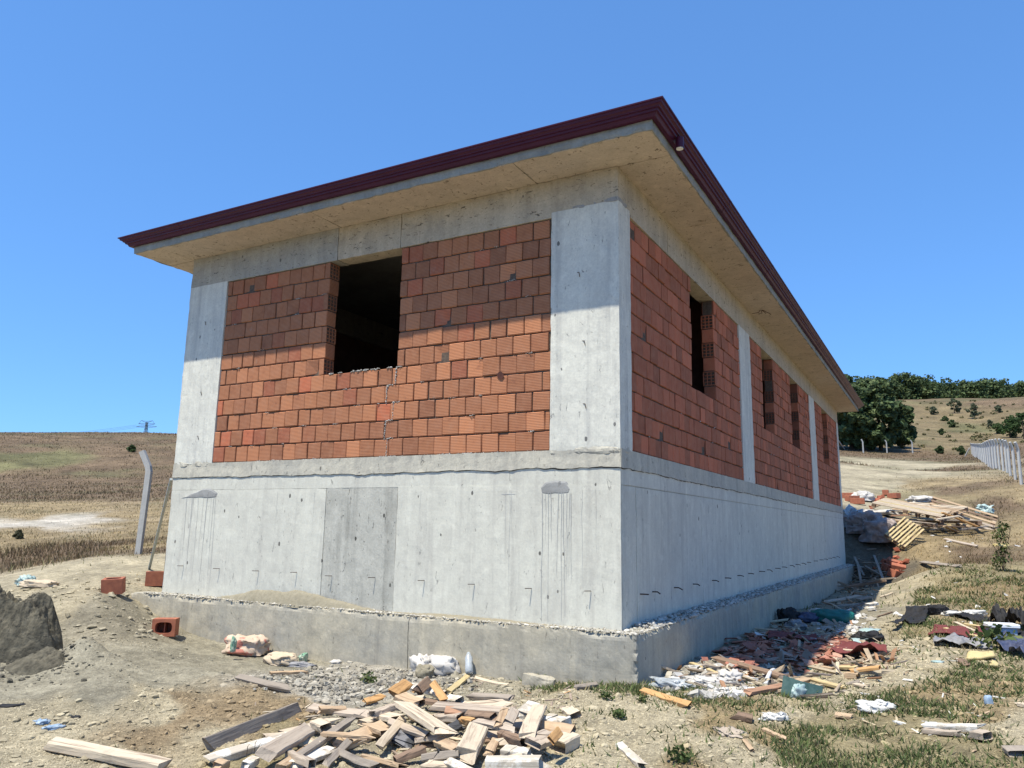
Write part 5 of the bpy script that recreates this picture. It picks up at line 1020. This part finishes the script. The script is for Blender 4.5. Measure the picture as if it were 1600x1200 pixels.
for k, f in enumerate([(1437,820,.3,1520,824,.2,'w_brown'),(1476,822,.3,1496,832,.05,'w_tan'),(1482,820,.3,1500,830,.06,'w_yellow'),(1398,812,.6,1440,822,.5,'w_tan'),(1417,818,.5,1427,836,.1,'w_pale'),(1500,828,.2,1542,822,.2,'w_grey'),(1470,800,.8,1530,824,.3,'w_orange'),(1390,806,.5,1425,804,.7,'w_red'),(1448,828,.1,1490,826,.1,'w_grey'),(1460,812,.6,1500,806,.7,'w_pale')]):
    board(f[0], f[1], f[2], f[3], f[4], f[5], .16, .05, f[6], ['dark board under the right half of the pallet pile', 'left of two tan laths poking from the front of the pallet pile', 'yellowish lath poking from the front of the pallet pile', 'tan board across the left end of the pallet pile', 'pale post end leaning at the left foot of the pallet pile', 'grey board at the far right foot of the pallet pile', 'orange board along the raised edge of the tipped pallet', 'reddish board at the far left tip of the pallet pile', 'grey board on the ground before the pallet pile', 'pale board topmost in the middle of the pallet pile'][k], group=G2, split=.2)
crumple('white_wrap', up(1442, 812, .7), (.9, .5, .3), .1, 'whitesack', 'white film caught on top of the pallet pile', 'plastic sheet', 94, .3)
crumple('blue_scrap', up(1540, 806, .1), (.5, .3, .4), .1, 'palegreen', 'pale blue strips beside the right end of the pallet pile', 'plastic scrap', 95, .45)

# ------------------------------------------------------------------ fence posts
def post(p, h, rz, label, group, r=.07, lean=0., name='fence_post'):
    m = MB(); m.tube([(0, 0, -.1), (0, 0, h * .80), (-.03, 0, h * .85), (-.20 * h / 2.1, 0, h)], r, 4); me = m.mesh(name, M['conc_post']); fixn(me); o = link(name, me); o.location = p; o.rotation_euler = (0, lean, rz); return tag(o, label, 'fence post', group)
CAx = math.atan2(CR.y, CR.x)
post(at(216, 866), 2.24, CAx, 'concrete fence post with a bent top standing alone at the left', None, .08, .03)
PR = [(1596,756,65),(1587,751,60),(1579,744,56),(1574,739,52),(1568,735,49),(1562,732,46),(1557,730,43),(1552.5,728.5,41),(1548,727,38),(1544.5,726,35.5),(1541,725,33),(1538,724,31),(1535,722.5,29),(1532.5,721,27.5),(1530,719.5,26),(1527.5,718,24.5),(1525,716.5,23.3),(1523,715,22.2),(1521,714,21),(1519,712.5,20)]
ORD = 'nearest second third fourth fifth sixth seventh eighth ninth tenth eleventh twelfth thirteenth fourteenth fifteenth sixteenth seventeenth eighteenth nineteenth twentieth'.split()
for k, (u, v, h) in enumerate(PR):
    dep = 2.1 * FPX / h; p = Vector(PD(u, v, dep)); zz = gz(p.x, p.y); H = 2.1 + max(-.6, min(.9, p.z - zz)); p.z = zz
    post(p, H, CAx + .5, ORD[k] + (' concrete post from the near end of the long fence row at the right' if k else ' concrete post of the long fence row at the right edge of the photo'), 'posts of the right hand fence row', .075 if k < 6 else .09)
for k, (u, lab) in enumerate(((1349, 'leftmost bent concrete post in front of the big trees'), (1386, 'bent concrete post in front of the middle of the big trees'), (1426, 'bent concrete post just right of the big trees'))):
    p = at(u, 708); post(p, 2.2, CAx, lab, 'posts of the rear fence', .11)
p = at(1320, 703); q_ = up(1310, 705, 1.9); bar('brace_post', p, (q_.x, q_.y, q_.z), .10, 'conc_post', 'slanting brace post beside the far eave in front of the trees', 'fence post')
p = at(1508, 713); q_ = at(1516, 713) + Vector((0, 0, 1.3)); bar('brace_post', p, q_, .10, 'conc_post', 'short slanting brace at the far end of the right fence row', 'fence post')
# pylon
def pylon():
    dep = 700.; p = Vector(PD(227, 684, dep)); sc_ = dep / FPX; H = 27 * sc_; o = empty('power_pylon', p, 'lattice power pylon on the skyline left of the building', 'pylon'); o.rotation_euler = (0, 0, CAx)
    m = MB(); w0 = 3.2 * sc_; w1 = 1.2 * sc_; r = .22
    lev = [(-.5, w0 * 1.2), (0, w0), (.25, w0 * .8), (.5, w1 * 1.3), (.7, w1), (.9, w1)]
    for a in range(len(lev) - 1):
        z0, q0 = lev[a]; z1, q1 = lev[a + 1]; z0 *= H; z1 *= H
        for sx in (-1, 1):
            for sy in (-1, 1): m.tube([(sx * q0, sy * q0, z0), (sx * q1, sy * q1, z1)], r, 4)
            m.tube([(-sx * q0, -q0, z0), (sx * q1, -q1, z1)], r * .7, 4); m.tube([(-sx * q0, q0, z0), (sx * q1, q1, z1)], r * .7, 4)
            m.tube([(sx * q1, -q1, z1), (-sx * q1, -q1, z1)], r * .7, 4)
    m.build('tower_frame', M['darkmetal'], o); m = MB()
    for z, w_ in ((.62, 16), (.78, 13)):
        for s in (-1, 1): m.tube([(0, 0, z * H + .06 * H), (s * w_ * sc_, 0, z * H + .04 * H)], r * .8, 4); m.tube([(0, 0, z * H - .05 * H), (s * w_ * sc_, 0, z * H + .03 * H)], r * .8, 4)
    for s in (-1, 1): m.tube([(s * w1, 0, .88 * H), (s * 9 * sc_, 0, H)], r * .8, 4); m.tube([(s * 9 * sc_, 0, H), (s * 12 * sc_, 0, .82 * H)], r * .6, 4); m.tube([(s * 9 * sc_, 0, H), (0, 0, .95 * H)], r * .8, 4)
    m.build('cross_arm', M['darkmetal'], o)
    for s in (-1, 0, 1):
        a = Vector(PD(227 + 14 * s, 664, dep)); b_ = Vector(PD(-260, 660 + 4 * s, 900)); pts = [a.lerp(b_, t) - Vector((0, 0, 60 * t * (1 - t))) for t in [i / 24 for i in range(25)]]; m = MB(); m.tube([q - a for q in pts], .09, 4); w_ = m.build('power_line', M['darkmetal']); w_.location = a; tag(w_, {-1: 'left', 0: 'middle', 1: 'right'}[s] + ' of three thin power lines sagging left from the distant pylon', 'power line', 'power lines of the pylon')
pylon()

# ------------------------------------------------------------------ trees
def leaves(centers, radii, n, size, cols, seed, flat=1.0):
    g = np.random.default_rng(seed); k = g.integers(0, len(centers), n); C_ = np.array(centers)[k]; R_ = np.array(radii)[k]
    dirs = g.normal(size=(n, 3)); dirs /= np.linalg.norm(dirs, axis=1)[:, None]; rr = g.random(n) ** .42; P = C_ + dirs * R_ * rr[:, None] * (1 + .25 * fbm(C_ + dirs * 1.5, 1.3, seed))[:, None]
    nrm = dirs + g.normal(size=(n, 3)) * .8; nrm[:, 2] += .4; nrm /= np.linalg.norm(nrm, axis=1)[:, None]; t = np.cross(nrm, g.normal(size=(n, 3))); t /= np.linalg.norm(t, axis=1)[:, None] + 1e-9; b_ = np.cross(nrm, t)
    s = size * g.uniform(.6, 1.3, n)[:, None]; V = np.stack([P - t * s - b_ * s * .5, P + t * s * .2 - b_ * s * .8, P + t * s + b_ * s * .3, P - t * s * .1 + b_ * s * .8], 1).reshape(-1, 3)
    F = np.arange(4 * n).reshape(-1, 4); c = np.array(cols)[g.integers(0, len(cols), n)] * g.uniform(.7, 1.25, (n, 1)); return V, F, np.repeat(c, 4, 0)
DG = [(.065, .10, .042), (.10, .145, .058), (.048, .078, .036), (.14, .18, .075)]
OL = [(.12, .14, .085), (.10, .12, .07), (.15, .165, .10)]
def tree(p, h, w_, label, seed, cols=DG, n=5200, size=.30, group=None, name='broadleaf_tree', nl=60, low=.12, cat='tree'):
    o = empty(name, p, label, cat, group); g = random.Random(seed); m = MB()
    m.tube([(0, 0, -.5), (.02 * h, 0, h * .2), (.0, .02 * h, h * .45), (.02 * h, .01 * h, h * .7)], [h * .028, h * .022, h * .015, h * .006], 8)
    C_ = []; R_ = []
    for k in range(nl):
        z = low + (1 - low) * ((k + .5) / nl) * .93; wd = w_ / 2 * math.sin(math.pi * min(1, max(.12, (z - low + .16) / (1.12 - low)))) ** .7; a = g.uniform(0, 6.28); q = g.uniform(.25, .95) * wd
        c = (math.cos(a) * q, math.sin(a) * q, z * h * .93); r = g.uniform(.09, .17) * w_; C_.append(c); R_.append((r, r, r * .7))
        if k % 3 == 0: m.tube([(0, 0, z * h * .5), (c[0] * .5, c[1] * .5, z * h * .7), c], [h * .010, h * .007, h * .003], 5)
    m.build('trunk', M['bark'], o, True); V, F, c = leaves(C_, R_, n, size, cols, seed); link('crown', fast('crown', V, F, M['leaf'], c), None, o); return o
def tp(u, v, dep=None): p = Vector(PD(u, v, dep)) if dep else at(u, v); p.z = gz(p.x, p.y) if dep else p.z; return p
def th(u, v0, v1): p = at(u, v0); dd = (p - CO).dot(CF); return p, (v0 - v1) * dd / FPX, dd / FPX
p, h, s = th(1376, 704, 579); tree(p, h, 88 * s, 'tall dark broadleaf tree behind the bent fence posts', 401, n=24000, size=.38)
p, h, s = th(1330, 702, 572); tree(p, h, 80 * s, 'tall dark tree partly hidden behind the far eave', 402, n=14000, size=.38)
p, h, s = th(1408, 700, 625); tree(p, h, 50 * s, 'lower dark tree at the right side of the tall one', 403, n=7000, size=.32)
p, h, s = th(1350, 704, 640); tree(p, h, 60 * s, 'lower dark tree in front of the tall tree by the eave', 404, n=7000, size=.32)
p, h, s = th(1290, 700, 600); tree(p, h, 80 * s, 'dark tree mostly hidden by the building corner', 405, n=3000, size=.5)
for k, (u, v0, v1, w_, lab, cols) in enumerate(((1491, 646, 620, 22, 'grey green round bush highest on the dry hillside', OL), (1523, 654, 628, 20, 'grey green bush right of the round one on the hillside', OL), (1459, 648, 634, 14, 'small low bush left of the round one on the hillside', OL), (1476, 658, 650, 12, 'flat dark bush on the hillside', DG), (1488, 668, 655, 12, 'small green bush in the middle of the hillside', DG), (1472, 680, 669, 8, 'tiny dark bush low on the hillside', DG),
      (1578, 684, 648, 46, 'dense green bush at the right edge behind the fence row', [(.06, .10, .03), (.045, .08, .025)]), (1600, 686, 640, 50, 'large dark bush cut by the right edge of the photo', [(.05, .09, .03), (.04, .07, .025)]), (1560, 678, 660, 20, 'small light green bush left of the dense bush', [(.09, .13, .045), (.07, .11, .04)]),
      (1469, 709, 697, 13, 'left dark shrub at the foot of the hillside', DG), (1502, 711, 696, 12, 'right dark shrub at the foot of the hillside', DG), (1561, 645, 632, 12, 'sparse grey bush at the upper right of the hillside', OL), (1547, 668, 655, 10, 'small sparse bush above the fence row', OL))):
    p, h, s = th(u, v0, v1); tree(p, h, w_ * s, lab, 420 + k, cols, 1500, max(.22, 1.1 * s), 'bushes on the hillside', 'bush', 16, .12, 'bush')
# far wood along the top of the hill
C_ = []; R_ = []; g = random.Random(5); tr = MB()
for k in range(170):
    u = g.uniform(1180, 1760); dep = g.uniform(332, 380); q = Vector(PD(u, 620, dep)); z0 = gz(q.x, q.y); h = g.uniform(8.5, 11.5) + (2 if 1395 < u < 1460 else 0)
    for j in range(7): C_.append((q.x + g.uniform(-2, 2), q.y + g.uniform(-2, 2), z0 + h * (.12 + .8 * j / 6.5))); R_.append((2.6, 2.6, 1.6)) 
V, F, c = leaves(C_, R_, 80000, .52, DG, 77); tag(link('wood', fast('wood', V, F, M['leaf'], c)), kind='stuff')
g = np.random.default_rng(8); C_ = []; R_ = []
for k in range(170):
    u = g.uniform(1395, 1690); v = 626 + 78 * g.random(); p = at(u, v); r = g.uniform(.25, .9); C_.append((p.x, p.y, p.z + r * .4)); R_.append((r, r, r * .6))
V, F, c = leaves(C_, R_, 5200, .2, [(.11, .12, .05), (.16, .15, .07), (.08, .09, .04), (.22, .18, .09)], 78); tag(link('scrub', fast('scrub', V, F, M['leaf'], c)), kind='stuff')
# small bush in the white patch at the left
p, h, s = th(30, 842, 828); tree(p, h, 16 * s, 'small grey shrub in the white patch of the left field', 470, [(.16, .15, .09), (.12, .12, .07)], 900, .06, None, 'bush', 7, .1, 'bush')
p, h, s = th(205, 706, 697); tree(p, h, 12 * s, 'tiny dark bush in the green band of the left field', 471, DG, 500, .3, None, 'bush', 6, .1, 'bush')
# tall leafy weed
p = at(1568, 893); o = empty('tall_weed', p, 'tall leafy weed with a yellow topped stem standing on the dry slope', 'weed'); m = MB()
for k in range(5): m.tube([(0, 0, 0), (.05 * (k - 2), .02, .5), (.13 * (k - 2), .03, .8 + .35 * (k % 3))], .008, 4)
m.build('stem', M['bark'], o); V, F, c = leaves([(0, 0, .35), (.05, 0, .6), (-.1, 0, .25), (.0, 0, .9), (.1, 0, 1.1)], [(.24, .24, .2), (.2, .2, .2), (.2, .2, .2), (.2, .2, .16), (.14, .14, .2)], 420, .035, [(.10, .14, .05), (.07, .10, .04), (.2, .2, .08)], 9); link('foliage', fast('foliage', V, F, M['leaf'], c), None, o)
crumple('yellow_rag', p + Vector((0, 0, .62)), (.3, .16, .08), .2, 'yellowfoam', 'yellow plastic scrap caught on the tall weed', 'plastic scrap', 96, .4, n=20)
for k, (u, v, hh, lab) in enumerate(((967, 1123, .10, 'small green seedling alone on the pale soil'), (946, 1092, .09, 'green seedling near the foot of the footing'), (1005, 1098, .08, 'seedling right of the others near the footing corner'), (855, 1066, .13, 'green weed tuft beside the broken concrete offcut'), (575, 1068, .13, 'green weed tuft growing in the grey gravel'), (1557, 1012, .35, 'leafy weed between the grey and navy tarps'), (1062, 1192, .12, 'thin green weed at the bottom edge right of the white slat'))):
    p = at(u, v); o = empty('weed', p, lab, 'weed'); V, F, c = leaves([(0, 0, hh * .5), (hh * .3, 0, hh * .3), (-hh * .3, 0, hh * .4)], [(hh * .6, hh * .6, hh * .5)] * 3, 120, hh * .13, [(.08, .12, .04), (.06, .09, .03), (.14, .16, .06)], 500 + k); link('foliage', fast('foliage', V, F, M['leaf'], c), None, o)

# ------------------------------------------------------------------ grass and weeds
def blades(name, X, Y, h, wd, cols, seed, lean=.35, double=False):
    g = np.random.default_rng(seed); n = len(X); a = g.uniform(0, 6.283, n); Z = hgrid(X, Y); dx, dy = np.cos(a), np.sin(a); la = g.uniform(0, 6.283, n); L_x = np.cos(la) * h * lean * g.random(n); L_y = np.sin(la) * h * lean * g.random(n)
    B0 = np.stack([X - dx * wd, Y - dy * wd, Z - .01], 1); B1 = np.stack([X + dx * wd, Y + dy * wd, Z - .01], 1); T_ = np.stack([X + L_x, Y + L_y, Z + h], 1)
    V = np.stack([B0, B1, T_], 1).reshape(-1, 3); F = np.arange(3 * n).reshape(-1, 3); tag(link(name, fast(name, V, F, M['leaf'], np.repeat(cols, 3, 0))), kind='stuff')
def pick(cols, n, g): return np.array(cols)[g.integers(0, len(cols), n)] * g.uniform(.7, 1.25, (n, 1))
X, Y, D, g = polar(270000, 12, 330, 51); Zn = zgrid(X, Y); den = Zn @ np.array([.02, 0, 1, .9, .75, .8, .08, .05, 0, .8, 0, 0]); k = outside(X, Y) & (g.random(len(X)) < den); X, Y, D, Zn = X[k], Y[k], D[k], Zn[k]
base = Zn @ CLA; tint = pick([(1.15, 1.1, 1.0), (.85, .82, .75), (1.35, 1.28, 1.15), (.85, .95, .7)], len(X), g)
blades('dry_grass', X, Y, g.uniform(.05, .30, len(X)) ** 1.1 * (1 + .001 * D) * np.clip(.40 + .45 * Zn[:, 2] + .2 * Zn[:, 3], .3, 1.0) * np.clip(.75 + .8 * fbm(P3(X, Y), .35, 12, 3), .3, 1.6), .0035 + .00042 * D, np.clip(base * tint * (1 + .3 * fbm(P3(np.log(D) * 30, np.arctan2(X - CO.x, Y - CO.y) * 34), 1.1, 14, 4))[:, None], 0, .6), 52, .8)
# weeds near the camera on the right: small leafy clumps
X, Y, D, g = polar(330000, 4, 24, 53, -30, 13); Zn = zgrid(X, Y); cl = fbm(P3(X, Y), 2.6, 7, 3); k = outside(X, Y) & (g.random(len(X)) < (.72 * Zn[:, 5] + .35 * Zn[:, 4] + .04 * Zn[:, 0]) * np.clip(.35 + 1.1 * cl, 0.03, 1)); X, Y, D, Zn = X[k], Y[k], D[k], Zn[k]
cg = pick([(.11, .15, .05), (.075, .11, .04), (.17, .18, .08), (.30, .26, .15), (.13, .16, .06), (.06, .085, .03)], len(X), g)
blades('ground_weeds', X, Y, g.uniform(.01, .05, len(X)) * (.7 + D / 14), .0045 + .0008 * D, cg, 54, 2.0)
X, Y, D, g = polar(60000, 4, 20, 55, -70, -5); Zn = zgrid(X, Y); cl = fbm(P3(X, Y), 2.2, 8, 3); k = outside(X, Y) & (g.random(len(X)) < (Zn[:, 5] * .9 + .25 * Zn[:, 4] + .015 * Zn[:, 0] + .03 * Zn[:, 8]) * np.clip(.3 + 1.1 * cl, 0, 1)); X, Y, D = X[k], Y[k], D[k]
blades('ground_weeds', X, Y, g.uniform(.015, .06, len(X)) * (.7 + D / 16), .003 + .0005 * D, pick([(.12, .15, .055), (.09, .12, .045), (.28, .25, .13)], len(X), g), 56, 1.0)
